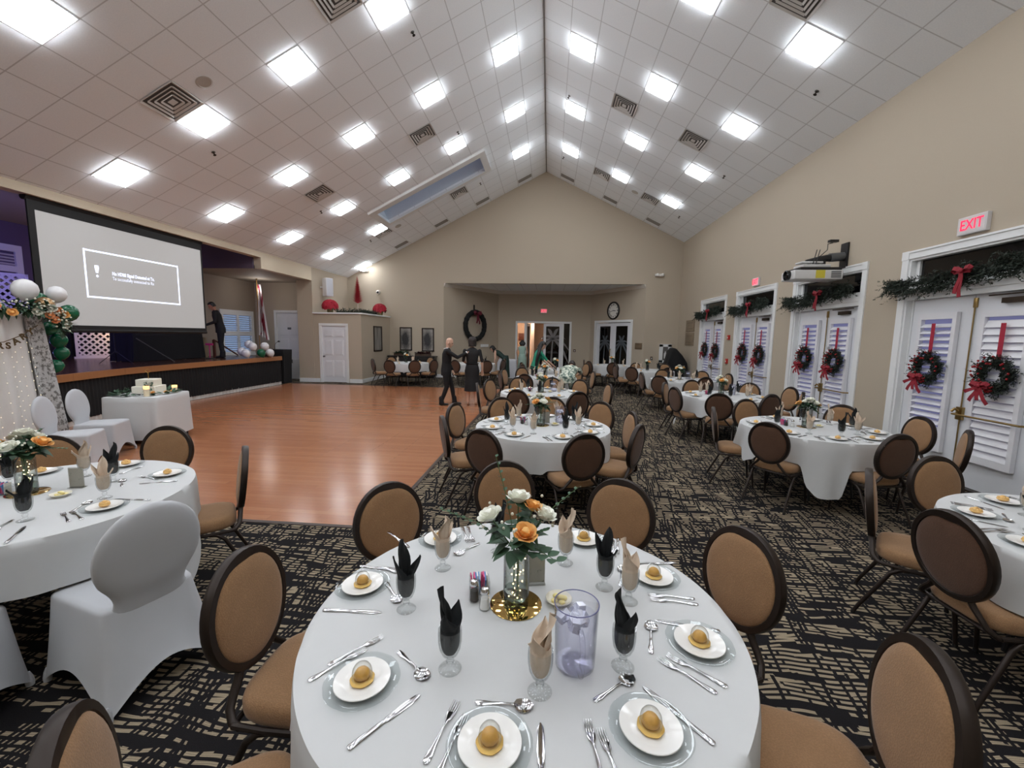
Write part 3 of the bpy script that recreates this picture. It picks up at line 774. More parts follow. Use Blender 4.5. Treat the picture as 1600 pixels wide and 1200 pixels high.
# ------------------------------------------------------------------ banquet chairs
def mat_fabric(name, rgb, weave=520):
    t = NT(name); P = t.coord()
    vo = t.new('ShaderNodeTexVoronoi'); t.link(t.mapping(P, scale=(1, .7, .7)), vo.inputs['Vector']); vo.inputs['Scale'].default_value = weave/2.2
    h = t.math('MULTIPLY', vo.outputs['Distance'], 1.3)
    c = srgb(*rgb)
    col = t.mix(t.math('MULTIPLY_ADD', h, .5, t.math('MULTIPLY', t.noise(P, 14, 3), .5)), tuple(x*.72 for x in c[:3]) + (1,), tuple(min(1, x*1.22) for x in c[:3]) + (1,))
    t.bump(h, .25, .002)
    return t.set(col, .9, 0, .2, sheen=.15)
M_SEAT = mat_fabric('caramel_upholstery', (142, 110, 80))
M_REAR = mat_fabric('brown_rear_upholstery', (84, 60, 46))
M_FRAME = plain('bronze_chair_frame', (46, 38, 34), .38, .55, var=.15, scale=20)

M_GLIDE = plain('black_nylon_glide', (16, 16, 16), .6)
TILT = radians(7)
def bk(x, y, z):
    """A point of the chair back, reclined about the seat line."""
    p = Vector((x, y, z - .46)); p.rotate(Matrix.Rotation(TILT, 3, 'X')); return p + Vector((0, .028, .46))
OC, OA, OB = .712, .213, .232
def ell(k, n=40):
    a = 2*pi*k/n; return OA*cos(a), OB*sin(a)
def make_chair():
    t = thing('banquet_chair', '', 'chair')
    n = 40; mb = MB(); rings = []
    for k in range(n):
        a = 2*pi*k/n; top = max(0, sin(a))**14; bot = max(0, -sin(a))**6
        out = []
        for d, y in ((-.030 - .018*top - .006*bot, .016), (-.026 - .014*top, .021), (-.003, .019), (0, .010), (.001, -.010), (-.004, -.021), (-.026 - .018*top, -.021), (-.030 - .022*top, -.014)):
            out.append(bk((OA + d)*cos(a), y, OC + (OB + d)*sin(a)))
        rings.append(out)
    mb.loft(rings + [rings[0]], False, False)
    obj('back_frame', mb, M_FRAME, t, merge=True)
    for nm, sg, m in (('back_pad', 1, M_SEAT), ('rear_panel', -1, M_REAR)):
        mb = MB(); rr = []
        for q, h in ((1.0, .010), (1.0, .016), (.94, .024), (.8, .030), (.55, .034), (.25, .036)):
            ring = []
            for k in range(36):
                a = 2*pi*k/36; notch = .030*max(0, sin(a))**24*q if sg < 0 else .010*max(0, sin(a))**24*q
                ring.append(bk((OA - .027)*q*cos(a), sg*h*(.8 if sg < 0 else 1), OC + ((OB - .027)*q - notch)*sin(a)))
            rr.append(ring)
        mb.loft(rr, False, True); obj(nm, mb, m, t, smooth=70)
    # seat cushion
    mb = MB(); rr = []
    for q, z in ((.93, .398), (.985, .405), (1.0, .425), (.995, .450), (.96, .470), (.86, .480), (.6, .485), (.3, .487)):
        ring = []
        for k in range(40):
            a = 2*pi*k/40; c_, s_ = cos(a), sin(a)
            x = abs(c_)**.55*(1 if c_ > 0 else -1); y = abs(s_)**.6*(1 if s_ > 0 else -1)
            wd = .205 + .014*(y + 1)/2
            ring.append((x*wd*q, .25 + y*.20*q, z))
        rr.append(ring)
    mb.loft(rr, True, True); obj('seat', mb, M_SEAT, t, smooth=60)
    mb = MB()
    for s_ in (-1, 1):
        mb.tube([(s_*.200, .07, .385), (s_*.208, .2, .385), (s_*.206, .38, .385), (s_*.198, .435, .385), (s_*.10, .448, .385), (0, .45, .385)], .0125, 8)
        mb.tube([(s_*.200, .07, .385), (s_*.10, .065, .385), (0, .065, .385)], .011, 8)
    obj('seat_frame', mb, M_FRAME, t)
    for s_ in (-1, 1):
        mb = MB()
        pts = [bk(s_*.095, 0, OC - .205), bk(s_*.112, .0, OC - .232), bk(s_*.140, .0, OC - .262), Vector((s_*.168, .035, .415)), Vector((s_*.192, .062, .388)), Vector((s_*.202, .10, .382))]
        mb.tube(pts, [.017, .017, .0165, .016, .015, .013], 10, flat=.8)
        obj('back_post', mb, M_FRAME, t)
        mb = MB().tube([(s_*.203, .215, .378), (s_*.206, .17, .372), (s_*.209, .125, .335), (s_*.214, .06, .2), (s_*.219, -.005, .07), (s_*.222, -.030, .012)], [.0125, .0135, .0135, .013, .012, .011], 10)
        lg = obj('leg', mb, M_FRAME, t); obj('glide', MB().lathe([(0, 0), (.013, 0), (.0135, .012), (.012, .02), (0, .02)], 10, s_*.222, -.030), M_GLIDE, lg)
        mb = MB().tube([(s_*.206, .34, .378), (s_*.207, .385, .370), (s_*.208, .405, .330), (s_*.211, .428, .18), (s_*.214, .445, .012)], [.0125, .0135, .0135, .0125, .011], 10)
        lg = obj('leg', mb, M_FRAME, t); obj('glide', MB().lathe([(0, 0), (.013, 0), (.0135, .012), (.012, .02), (0, .02)], 10, s_*.214, .445), M_GLIDE, lg)
    return t
CHAIR = Proto(make_chair())

# chairs in stretch covers
M_SPANDEX = plain('white_spandex', (182, 185, 190), .75, var=.02, scale=12, sheen=.2)
def make_cover():
    t = thing('covered_chair', '', 'chair')
    corners = [(.262, -.10), (.268, .515), (-.268, .515), (-.262, -.10)]
    tops = [(.200, .015), (.232, .485), (-.232, .485), (-.200, .015)]
    def loop(cs, rnd_, M_=20):
        out = []
        for i in range(4):
            (x0, y0), (x1, y1) = cs[i], cs[(i + 1) % 4]
            for k in range(M_):
                q = (k + .5)/M_; out.append((x0 + (x1 - x0)*q, y0 + (y1 - y0)*q, q))
        if rnd_:
            n_ = len(out)
            for _ in range(rnd_): out = [((out[i-1][0] + out[i][0]*2 + out[(i+1) % n_][0])/4, (out[i-1][1] + out[i][1]*2 + out[(i+1) % n_][1])/4, out[i][2]) for i in range(n_)]
        return out
    lo, hi = loop(corners, 1), loop(tops, 5); rings = []
    for v in (0, .03, .1, .22, .38, .55, .72, .86, .95, 1.0):
        ring = []
        for (x0, y0, q), (x1, y1, _) in zip(lo, hi):
            mid = sin(pi*q); arch = .150*mid**1.1; e = v**.85
            x, y = x0 + (x1 - x0)*e, y0 + (y1 - y0)*e
            pull = .045*mid**1.6*(1 - v)**1.5 + .05*mid*sin(pi*v)
            x -= x*pull*.55; y -= (y - .21)*pull*.5
            ring.append((x, y, .006 + arch*(1 - v) + .446*v))
        rings.append(ring)
    for q, z in ((.985, .461), (.95, .470), (.85, .475), (.6, .478), (.3, .479)):
        rings.append([(x*q, .25 + (y - .25)*q, z) for x, y, z0 in rings[9]])
    mb = MB().loft(rings, False, True)
    obj('skirt', mb, M_SPANDEX, t, smooth=42)
    mb = MB(); rings = []
    for i in range(25):
        z = .43 + (.955 - .43)*i/24
        zz = (z - OC)/(OB + .012)
        if z > OC - .12: hw = (OA + .016)*sqrt(max(0.003, 1 - min(1, zz*zz)))
        else:
            s_ = (OC - .12 - z)/(OC - .12 - .43); base = (OA + .016)*sqrt(1 - ((.12)/(OB + .012))**2)
            hw = base - (base - .152)*sin(pi/2*min(1, s_*1.5)) + .030*(max(0, s_ - .67)/.33)**1.5
        th_ = .038 - (.012*min(1, (.54 - z)/.11) if z < .54 else 0)
        ring = []
        for k in range(28):
            a = 2*pi*k/28; c_, s2 = cos(a), sin(a)
            ring.append(bk(abs(c_)**.8*(1 if c_ > 0 else -1)*hw, (abs(s2)**.9*(1 if s2 > 0 else -1))*th_*min(1, .35 + hw/.2*.65), z))
        rings.append(ring)
    mb.loft(rings, True, True)
    obj('back_cover', mb, M_SPANDEX, t, smooth=70)
    for x, y in corners:
        obj('foot_pocket', MB().lathe([(.016, .001), (.018, .02), (.013, .05), (.004, .075)], 12, x*.945, .21 + (y - .21)*.945, True, True), M_SPANDEX, t)
    return t
COVER = Proto(make_cover())

# ------------------------------------------------------------------ round tables and their cloths
M_CLOTH = plain('white_linen', (195, 197, 198), .85, var=.015, scale=25, bump=.03)
M_TABLE = plain('table_plywood', (120, 92, 64), .6)
M_STEEL = plain('grey_steel_leg', (70, 70, 72), .4, .8)
TR, TZ = .762, .760
def make_table():
    t = thing('round_table', '', 'table')
    obj('tabletop', MB().lathe([(0, .725), (TR - .012, .725), (TR - .006, .730), (TR - .006, .752), (TR - .012, .757), (0, .757)], 48), M_TABLE, t)
    for sx in (-1, 1):
        for sy in (-1, 1):
            obj('leg', MB().tube([(sx*.30, sy*.22, .724), (sx*.30, sy*.26, .3), (sx*.30, sy*.30, 0)], .014, 8), M_STEEL, t)
        obj('stretcher', MB().tube([(sx*.30, -.255, .34), (sx*.30, .255, .34)], .010, 8), M_STEEL, t)
    return t
TABLE = Proto(make_table())
def cloth_mesh(phi, chairs, seed, half=1.075):
    """Square linen on a round top: short hang at the middle of each side, deep points at the four corners, lifted where a seat is in the way."""
    r_ = random.Random(seed); n = 216; mb = MB(); rings = []
    ph = [r_.uniform(0, 6.28) for _ in range(6)]
    hang = []
    for k in range(n):
        a = 2*pi*k/n; b = ((a - phi + pi/4) % (pi/2)) - pi/4
        L = min(half/cos(b), half*1.24) - TR
        for c_, rr, *wx in chairs:
            if rr > 1.30: continue
            d = abs((a - radians(c_) + pi) % (2*pi) - pi)
            w_ = max(0, min(1, ((wx[0] if wx else .345) - d)/.05)); L = L*(1 - w_) + min(L, .262)*w_
        hang.append(L)
    hang = [(hang[(k-1) % n] + 2*hang[k] + hang[(k+1) % n])/4 for k in range(n)]
    for r in (.0, .2, .45, .65, TR - .02):
        rings.append([(max(r, .002)*cos(2*pi*k/n), max(r, .002)*sin(2*pi*k/n), TZ + .006) for k in range(n)])
    for j in range(0, 13):
        v = j/12; ring = []
        for k in range(n):
            a = 2*pi*k/n; L = hang[k]; dn = L*v
            b = ((a - phi + pi/4) % (pi/2)) - pi/4
            corner = (max(0, cos(2*(abs(b) - pi/4))))**3 if abs(b) > .001 else 0
            corner = max(0, (abs(b)/(pi/4)))**2.2
            fold = (sin(a*8 + ph[0]) * .5 + sin(a*13 + ph[1]) * .35 + sin(a*21 + ph[2]) * .2)
            am = v**1.1*min(1, L/.35)*(.030 + .030*corner)
            rad = TR + .004 + .010*sin(min(1, v*6)*pi/2) + am*(fold + .55) + .035*corner*v
            near = 0
            for c_, rr, *_ in chairs:
                d = abs((a - radians(c_) + pi) % (2*pi) - pi); near = max(near, max(0, min(1, (.34 - d)/.1)))
            if near: rad = rad*(1 - near*.3) + (TR + .014)*near*.3
            z = TZ + .006 - (.012*(1 - cos(min(1, v*8)*pi/2)) if v < .125 else .012) - dn
            ring.append((rad*cos(a), rad*sin(a), max(z, .03)))
        rings.append(ring)
    mb.loft(rings, False, False)
    return mb

# ------------------------------------------------------------------ tableware
M_CHINA = plain('white_china', (232, 232, 230), .18, var=.01, coat=.3)
M_GLASS = thin_glass('clear_glass', (252, 253, 253), 1.45, .015, .32, .5)
M_CHGR = thin_glass('charger_glass', (246, 248, 248), 1.4, .03, .16, .28)
M_PLAST = thin_glass('clear_plastic_dome', (244, 244, 242), 1.35)
M_PITCH = thin_glass('pitcher_plastic', (251, 251, 254), 1.45, .05, .5, .5)
M_ICE = plain('ice_water', (204, 207, 222), .12, var=.12, scale=70)
M_CHROME = plain('polished_steel', (206, 206, 208), .10, 1, var=.02)
M_CAKE = plain('golden_cream_puff', (206, 158, 78), .35, var=.25, scale=60, bump=.3)
M_CUP = plain('gold_paper_base', (206, 170, 92), .35, .3, var=.2)
M_NBLK = plain('black_napkin', (14, 19, 22), .85, var=.3, scale=60)
M_NTAN = plain('tan_napkin', (202, 184, 164), .85, var=.12, scale=40)
M_GOLD = plain('gold_mirror', (206, 172, 104), .04, 1, var=.02)

t = thing('charger_plate', '', 'plate')
obj('rim', MB().lathe([(0, .002), (.066, .002), (.078, .006), (.108, .013), (.109, .015), (.106, .0155), (.078, .009), (.066, .005), (0, .005)], 56, wob=lambda a, r, z: 1 + (.022*abs(sin(4*a))**.6 - .012 if r > .09 else 0)), M_CHGR, t)
CHARGER = Proto(t)
t = thing('dessert_plate', '', 'plate')
obj('dish', MB().lathe([(0, .0005), (.048, .0005), (.050, .002), (.058, .006), (.079, .011), (.0815, .0125), (.0805, .0145), (.077, .0135), (.056, .0085), (.050, .006), (0, .006)], 40), M_CHINA, t)
PLATE = Proto(t)
t = thing('dessert', '', 'dessert')
obj('base', MB().lathe([(0, 0), (.030, 0), (.034, .003), (.035, .006), (.028, .009), (.026, .011), (0, .011)], 28, wob=lambda a, r, z: 1 + .025*sin(7*a + 1)), M_CUP, t)
obj('puff', MB().lathe([(.0, .011), (.020, .0112), (.0235, .017), (.0218, .026), (.016, .034), (.008, .0385), (0, .0395)], 26, wob=lambda a, r, z: 1 + .02*sin(9*a)), M_CAKE, t, smooth=70)
dome = obj('clear_dome', MB().lathe([(.0295, .0115), (.0290, .026), (.0265, .038), (.020, .048), (.010, .053), (0, .054)], 28), M_PLAST, t, smooth=70)
DESSERT = Proto(t)
t = thing('pastry', '', 'dessert')
f = MB(); f.ball((0, 0, .013), .030, .026, .013, 16, 8)
for k in range(9):
    a = k*2*pi/9; f.ball((.018*cos(a), .015*sin(a), .021), .010, .009, .008, 8, 5)
f.ball((0, 0, .028), .013, .012, .009, 10, 6)
obj('puff', f, plain('pale_pastry', (222, 180, 112), .5, var=.25, scale=60), t, smooth=70); PASTRY = Proto(t)

t = thing('water_goblet', '', 'glass')
obj('bowl', MB().lathe([(.006, .040), (.014, .043), (.025, .054), (.033, .072), (.0365, .095), (.0372, .118), (.0362, .137), (.0348, .137), (.0357, .118), (.0350, .095), (.0312, .073), (.0235, .056), (.0125, .047), (0, .045)], 32), M_GLASS, t, smooth=70)
obj('foot', MB().lathe([(0, .0005), (.034, .0005), (.0360, .003), (.034, .005), (.020, .010), (.0095, .016), (.0085, .022), (.0125, .028), (.0125, .033), (.008, .038), (.006, .041), (0, .041)], 30), M_GLASS, t, smooth=70)
GOBLET = Proto(t)
def napkin(seed, mat):
    r_ = random.Random(seed); n = 48; p1 = r_.uniform(0, 6.28); a_main = r_.uniform(0, 6.28)
    core = []
    for i in range(9):
        v = i/8; z = .058 + .092*v; base = float(np.interp(z, (.058, .066, .078, .095, .118, .137, .15), (.0185, .0245, .0290, .0315, .0320, .0315, .030)))
        core.append([(base*(.965 + .022*sin(5*a + p1) + .012*sin(9*a))*cos(a), base*(.965 + .022*sin(5*a + p1) + .012*sin(9*a))*sin(a), z) for a in [2*pi*k/n for k in range(n)]])
    for q, dz in ((.6, .02), (.2, .035)): core.append([(x*q, y*q, z - dz) for x, y, z in core[8]])
    mb = MB().loft(core, True, True)
    for a0, H, lean, tw, R0, A0 in ((a_main, r_.uniform(.105, .125), .012, .25, .012, 1.35), (a_main + 2.0, r_.uniform(.055, .080), .020, -.5, .026, 1.0), (a_main - 1.9, r_.uniform(.035, .065), .026, .45, .0265, .95), (a_main + .5, r_.uniform(.075, .10), .004, -.3, .020, 1.1)):
        rings = []
        for i in range(10):
            v = i/9; z = .128 + (H + .022)*v; w_ = (1 + .25*sin(pi*min(1, v*1.4)))*max(.06, 1 - v**2.4)**.75; R = R0 + .004*sin(pi*v); a1 = a0 + tw*v
            B = A0*w_; cx_, cy_ = lean*v**1.6*cos(a0), lean*v**1.6*sin(a0); out, inn = [], []
            for k in range(11):
                q = (k - 5)/5; rr = R + (.018*abs(q)**2*v if R0 < .02 else .004*v) + .0022*sin(q*7 + seed)
                if z < .150: rr = min(rr, .0295)
                u_ = a1 + q*B; zz = z - .012*abs(q)**1.5*v + .010*q*tw*v
                out.append((cx_ + rr*cos(u_), cy_ + rr*sin(u_), zz)); inn.append((cx_ + (rr - .0018)*cos(u_), cy_ + (rr - .0018)*sin(u_), zz))
            rings.append(out + inn[::-1])
        mb.loft(rings, True, True)
    t = thing('napkin', '', 'napkin')
    obj('folded_cloth', mb, mat, t, smooth=55)
    return Proto(t)
NAP = {'black': [napkin(s, M_NBLK) for s in (11, 24, 5)], 'tan': [napkin(s, M_NTAN) for s in (2, 31, 47)]}

def bar(mb, st):
    """A flat rod: stations (y, half width, half thickness, z)."""
    rings = []
    for y, w_, h, z in st:
        rings.append([(w_*cos(a), y, z + h*sin(a)) for a in [2*pi*k/10 for k in range(10)]])
    return mb.loft(rings)
f = MB(); bar(f, [(-.092, .003, .0008, .0022), (-.088, .0085, .0015, .0022), (-.07, .009, .0018, .0025), (-.045, .0055, .0016, .0035), (.0, .0032, .0016, .0065), (.025, .0036, .0014, .006), (.036, .0095, .0010, .0042), (.050, .0115, .0009, .0032), (.056, .0115, .0009, .0030)])
for k in range(4):
    x = (k - 1.5)*.0062
    bar(f, [(y, w_, .0008, z) for y, w_, z in ((.054, .0022, .003), (.075, .0018, .003), (.092, .0010, .0055))]); f.v[-30:] = [(p[0] + x, p[1], p[2]) for p in f.v[-30:]]
FORK_ME = f.mesh('fork')
f = MB(); bar(f, [(-.08, .003, .0008, .0020), (-.076, .0080, .0014, .0020), (-.055, .0085, .0016, .0025), (-.03, .0050, .0016, .004), (.015, .0032, .0016, .0065), (.032, .0036, .0014, .0055)])
rings = []
for i in range(9):
    v = i/8; y = .030 + .056*v; w_ = .0215*sqrt(max(.004, 1 - (2*v - 1)**2))*(1 + .15*(1 - v)); z = .0075 - .0045*sin(pi*v)
    rings.append([(w_*x, y, z - .0052*(1 - x*x)*sin(pi*v) + .0006) for x in (-1, -.7, -.35, 0, .35, .7, 1)] + [(w_*x, y, z - .0052*(1 - x*x)*sin(pi*v) - .0006) for x in (1, .7, .35, 0, -.35, -.7, -1)])
f.loft(rings); SPOON_ME = f.mesh('spoon', 60)
f = MB(); bar(f, [(-.11, .004, .001, .0032), (-.107, .0085, .0024, .0032), (-.08, .0080, .0030, .0034), (-.03, .0062, .0030, .0034), (-.005, .0055, .0026, .0030), (.0, .0085, .0014, .0022), (.03, .0100, .0011, .0016), (.075, .0100, .0009, .0014), (.098, .0075, .0008, .0013), (.110, .002, .0006, .0012)])
KNIFE_ME = f.mesh('knife')
def one_mesh(name, me, mat, label, cat, loc, rz, group=None):
    o = obj(name, me, mat, None, loc, rz)
    return tag(o, label, cat, group)

# ---- flowers
M_VASE = thin_glass('vase_glass', (238, 240, 238), 1.5)
M_ROSEW = plain('ivory_rose', (240, 241, 232), .7, var=.06, scale=60)
M_ROSEO = plain('apricot_rose', (240, 186, 112), .7, var=.2, scale=45)
M_LEAF = plain('eucalyptus_green', (62, 92, 70), .6, var=.4, scale=18)
M_STEM = plain('flower_stem', (66, 96, 52), .6)
M_BUD = plain('tiny_white_blossom', (222, 222, 206), .7)
def rose(mb, c, s, d=(0, 0, 1), seed=0):
    r_ = random.Random(seed); q = Vector((0, 0, 1)).rotation_difference(Vector(d).normalized()).to_matrix().to_4x4()
    M = Matrix.Translation(c) @ q
    core = MB().lathe([(.004, -.6), (.35, -.45), (.42, 0), (.30, .35), (.12, .42), (0, .40)], 10)
    for layer, (npet, rad, ht, open_) in enumerate(((3, .42, .50, .05), (4, .62, .47, .15), (5, .84, .38, .35), (5, 1.02, .20, .6))):
        for k in range(npet):
            a0 = 2*pi*k/npet + layer*.7 + r_.uniform(-.15, .15); wd = 2*pi/npet*1.05
            g = []
            for iv in range(5):
                v = iv/4; row = []
                for iu in range(5):
                    u = (iu - 2)/2; a = a0 + u*wd*.5*(.45 + .75*sin(pi*min(1, v*.8 + .1)))
                    rr = .14 + (rad - .14)*(v**.7) + open_*.10*max(0, v - .7)*3; z = -.55 + (ht + .55)*v - .14*u*u*v + (-.10*open_*max(0, v - .75)*4)
                    row.append((rr*cos(a), rr*sin(a), z))
                g.append(row)
            core.loft(g, False, False, closed=False)
    core.xf(Matrix.Scale(s, 4)); core.xf(M); mb.add(core.v, core.f)
    return mb
def leaf(mb, p, d, L, w_, bend=.2, up=(0, 0, 1)):
    p = Vector(p); d = Vector(d).normalized(); s_ = d.cross(Vector(up)); s_ = s_.normalized() if s_.length > 1e-4 else d.orthogonal().normalized(); n = s_.cross(d)
    g = []
    for i in range(7):
        v = i/6; h = w_*sin(pi*v**.85)*.5 + .0006; q = p + d*L*v - n*bend*L*v*v
        g.append([q - s_*h + n*.15*h, q - n*.10*h, q + s_*h + n*.15*h])
    return mb.loft(g, False, False, closed=False)
def make_vase():
    t = thing('glass_vase', '', 'vase')
    obj('body', MB().lathe([(0, .001), (.046, .001), (.050, .004), (.050, .215), (.0485, .216), (.0480, .213), (.0475, .010), (0, .009)], 32), M_VASE, t)
    obj('water', MB().lathe([(0, .0095), (.0468, .0105), (.0468, .060), (0, .060)], 24), thin_glass('vase_water', (226, 234, 230), 1.33), t)
    return t
VASE = Proto(make_vase())
def make_bouquet(seed, wide=1.0, tall=1.0, full=0):
    r_ = random.Random(seed); t = thing('rose_bouquet', '', 'bouquet')
    heads = [((-.090, -.02, .320), .046, 'w'), ((.0, .03, .368), .048, 'w'), ((.090, .0, .325), .047, 'w'), ((.052, .01, .345), .037, 'o'), ((.030, -.065, .285), .044, 'o')]
    if full: heads = [((-.12, -.02, .29), .043, 'o'), ((-.03, -.07, .29), .048, 'w'), ((.11, -.01, .30), .044, 'o'), ((-.01, .04, .355), .046, 'w'), ((.055, .05, .33), .034, 'w'), ((-.07, .07, .32), .040, 'w')]
    stems, leaves = MB(), MB()
    for i, (c_, s_, k) in enumerate(heads):
        c_ = Vector((c_[0]*wide, c_[1]*wide, c_[2]*tall)); d = (c_ - Vector((0, 0, .12))).normalized()
        obj('rose', rose(MB(), c_, s_, d, seed*7 + i), M_ROSEW if k == 'w' else M_ROSEO, t, smooth=80)
        stems.tube([(r_.uniform(-.02, .02), r_.uniform(-.02, .02), .02), (d.x*.02, d.y*.02, .2), c_ - d*s_*.4], .0025, 5)
        for j in range(8):
            a = r_.uniform(0, 6.28); v = r_.uniform(.45, .9); q = Vector((0, 0, .19)).lerp(c_, v)
            leaf(leaves, q, (cos(a), sin(a), r_.uniform(-.3, .4)), r_.uniform(.045, .07), r_.uniform(.034, .05), r_.uniform(0, .5))
    for j in range(8 + 12*full):
        a = r_.uniform(0, 6.28); q = Vector((.03*cos(a), .03*sin(a), r_.uniform(.20, .25)))
        leaf(leaves, q, (cos(a), sin(a), r_.uniform(-.25, .55)), r_.uniform(.06, .10), r_.uniform(.045, .065), r_.uniform(.1, .7))
    sprig = MB()
    ends = [((-.08, .05, .50), .5), ((-.26, .02, .31), .5), ((.20, .06, .40), .5), ((.13, -.08, .20), 1.5), ((.10, -.05, .29), 1.0)]
    if full: ends = [((.24, -.02, .25), .6), ((-.22, .05, .25), .7), ((.05, .1, .36), .5)]
    for (e, big) in ends:
        e = Vector((e[0]*wide, e[1]*wide, e[2]*tall)); b = Vector((0, 0, .20)); mid = b.lerp(e, .5) + Vector((0, 0, .03))
        stems.tube([b, mid, e], .0015, 4)
        for j in range(14 if big < 1.2 else 7):
            v = .35 + .65*j/(13 if big < 1.2 else 6); q = (b*(1-v)*(1-v) + mid*2*v*(1-v) + e*v*v); d = (e - b).normalized(); o_ = d.cross(Vector((0, 0, 1))).normalized()*(1 if j % 2 else -1)
            L = (.030 if big < 1.2 else .062)*(1.15 - .5*v)*(.8 + .4*big)
            leaf(sprig, q, d*.5 + o_ + Vector((0, 0, .2)), L*.8, L*.62, .1)
    obj('leaves', leaves, M_LEAF, t, smooth=80); obj('sprig_leaves', sprig, M_LEAF, t, smooth=80); obj('stem', stems, M_STEM, t)
    bl = MB()
    for j in range(26):
        a = r_.uniform(0, 6.28); rr = r_.uniform(.05, .13)*wide; bl.ball((rr*cos(a), rr*sin(a), r_.uniform(.26, .37)*tall), .006, n=6, m=4)
    obj('filler_blossom', bl, M_BUD, t)
    return t
BOUQ = [Proto(make_bouquet(3, 1.15, 1.1)), Proto(make_bouquet(8, .85, .92, 1)), Proto(make_bouquet(5, .9, .95, 1))]
t = thing('mirror_disc', '', 'mirror base'); obj('plate', MB().lathe([(0, .0005), (.098, .0005), (.100, .0015), (.100, .003), (.098, .004), (0, .004)], 48), M_GOLD, t); DISC = Proto(t)
# condiments
def shaker(name, mat):
    t = thing(name, '', 'shaker')
    obj('glass_body', MB().lathe([(0, .001), (.019, .001), (.0215, .004), (.0205, .008), (.0155, .055), (.015, .066)], 16, wob=lambda a, r, z: 1 + .03*cos(8*a)), M_GLASS, t)
    obj('contents', MB().lathe([(0, .004), (.0175, .005), (.0145, .046), (0, .046)], 12), mat, t)
    obj('cap', MB().lathe([(.0158, .066), (.017, .067), (.0165, .078), (.012, .085), (0, .087)], 16), M_CHROME, t)
    return Proto(t)
SALT = shaker('salt_shaker', plain('salt_white', (228, 228, 226), .8)); PEPPER = shaker('pepper_shaker', plain('pepper_dark', (58, 52, 48), .8, var=.5, scale=200))
t = thing('sugar_caddy', '', 'caddy')
f = MB(); a, b, h = .040, .030, .055
f.box(-a, a, -b, -b+.003, .001, h).box(-a, a, b-.003, b, .001, h).box(-a, -a+.003, -b, b, .001, h).box(a-.003, a, -b, b, .001, h).box(-a, a, -b, b, .0005, .004)
obj('tray', f, M_GLASS, t, smooth=0)
for k in range(9):
    col = [(206, 70, 120), (214, 90, 140), (90, 136, 196), (230, 228, 224), (120, 160, 208)][k % 5]
    M = Matrix.Translation(((k - 4)*.0078, 0, .036)) @ Matrix.Rotation(.15*((k*7) % 5 - 2), 4, 'X') @ Matrix.Rotation(.06*((k*3) % 4 - 1.5), 4, 'Y')
    obj('packet', MB().box(-.0025, .0025, -.022, .022, -.029, .036, M), plain('packet_%d' % (k % 5), col, .6), t, smooth=0)
CADDY = Proto(t)
t = thing('butter_dish', '', 'dish')
obj('dish', MB().lathe([(0, .001), (.030, .001), (.032, .004), (.048, .016), (.052, .019), (.0505, .021), (.046, .018), (.030, .007), (0, .006)], 30), plain('ivory_china', (226, 222, 208), .25), t)
r_ = random.Random(4)
for k, (x, y, z) in enumerate(((-.018, -.008, .011), (.012, -.014, .011), (.0, .016, .011), (.022, .012, .012), (-.012, .008, .023), (.010, .0, .023))):
    M = Matrix.Translation((x, y, z)) @ Matrix.Rotation(r_.uniform(-1, 1), 4, 'Z') @ Matrix.Rotation(r_.uniform(-.4, .4), 4, 'X')
    obj('butter_pat', MB().ball((0, 0, 0), .013, .012, .008, 10, 6).xf(M), plain('butter', (232, 218, 150), .45), t)
BUTTER = Proto(t)
t = thing('water_pitcher', '', 'pitcher')
obj('wall', MB().lathe([(0, .002), (.050, .002), (.056, .006), (.058, .05), (.062, .175), (.0635, .19), (.062, .19), (.0605, .175), (.0565, .05), (.054, .010), (0, .008)], 40, wob=lambda a, r, z: 1 + .008*cos(20*a) + (.05*max(0, cos(a - pi/2))**14 if z > .17 else 0)), M_PITCH, t, smooth=60)
obj('water', MB().lathe([(0, .010), (.0535, .011), (.0590, .150), (.0592, .152), (0, .152)], 32), thin_glass('pitcher_water', (250, 250, 254), 1.33, .02, .2, .3), t)
ice = MB(); r_ = random.Random(9)
for k in range(30):
    a = r_.uniform(0, 6.28); rr = r_.uniform(0, .045)
    ice.box(-.011, .011, -.011, .011, -.009, .009, Matrix.Translation((rr*cos(a), rr*sin(a), .147 + r_.uniform(-.010, .006))) @ Matrix.Rotation(r_.uniform(0, 3), 4, Vector((r_.random(), r_.random(), 1)).normalized()))
o_ice = obj('ice', ice, M_ICE, t, smooth=0); o_ice['kind'] = 'stuff'
obj('rim', MB().tube([(.0628*cos(2*pi*k/40), .0628*sin(2*pi*k/40), .1905) for k in range(41)], .0016, 6), plain('pitcher_rim_violet', (96, 98, 140), .2), t)
obj('handle', MB().tube([(0, -.060, .150), (0, -.085, .148), (0, -.098, .125), (0, -.098, .06), (0, -.088, .038), (0, -.059, .034)], .0075, 10, flat=.8), M_PITCH, t)
PITCHER = Proto(t)
t = thing('menu_stand', '', 'card stand')
obj('stand', MB().box(-.045, .045, -.02, .02, .001, .004).box(-.045, .045, -.0025, -.0015, .004, .135).box(-.045, .045, .0015, .0025, .004, .135), M_PLAST, t, smooth=0)
nt = NT('floral_card'); pr_ = nt.noise(nt.coord(), 45, 3, .7)
nt.set(nt.mix(nt.ramp(pr_, [(.60, 0.0), (.68, .8)]), srgb(214, 212, 206), srgb(110, 124, 112)), .6)
obj('card', MB().box(-.043, .043, -.001, .001, .006, .13), nt.m, t, smooth=0)
MENU = Proto(t)
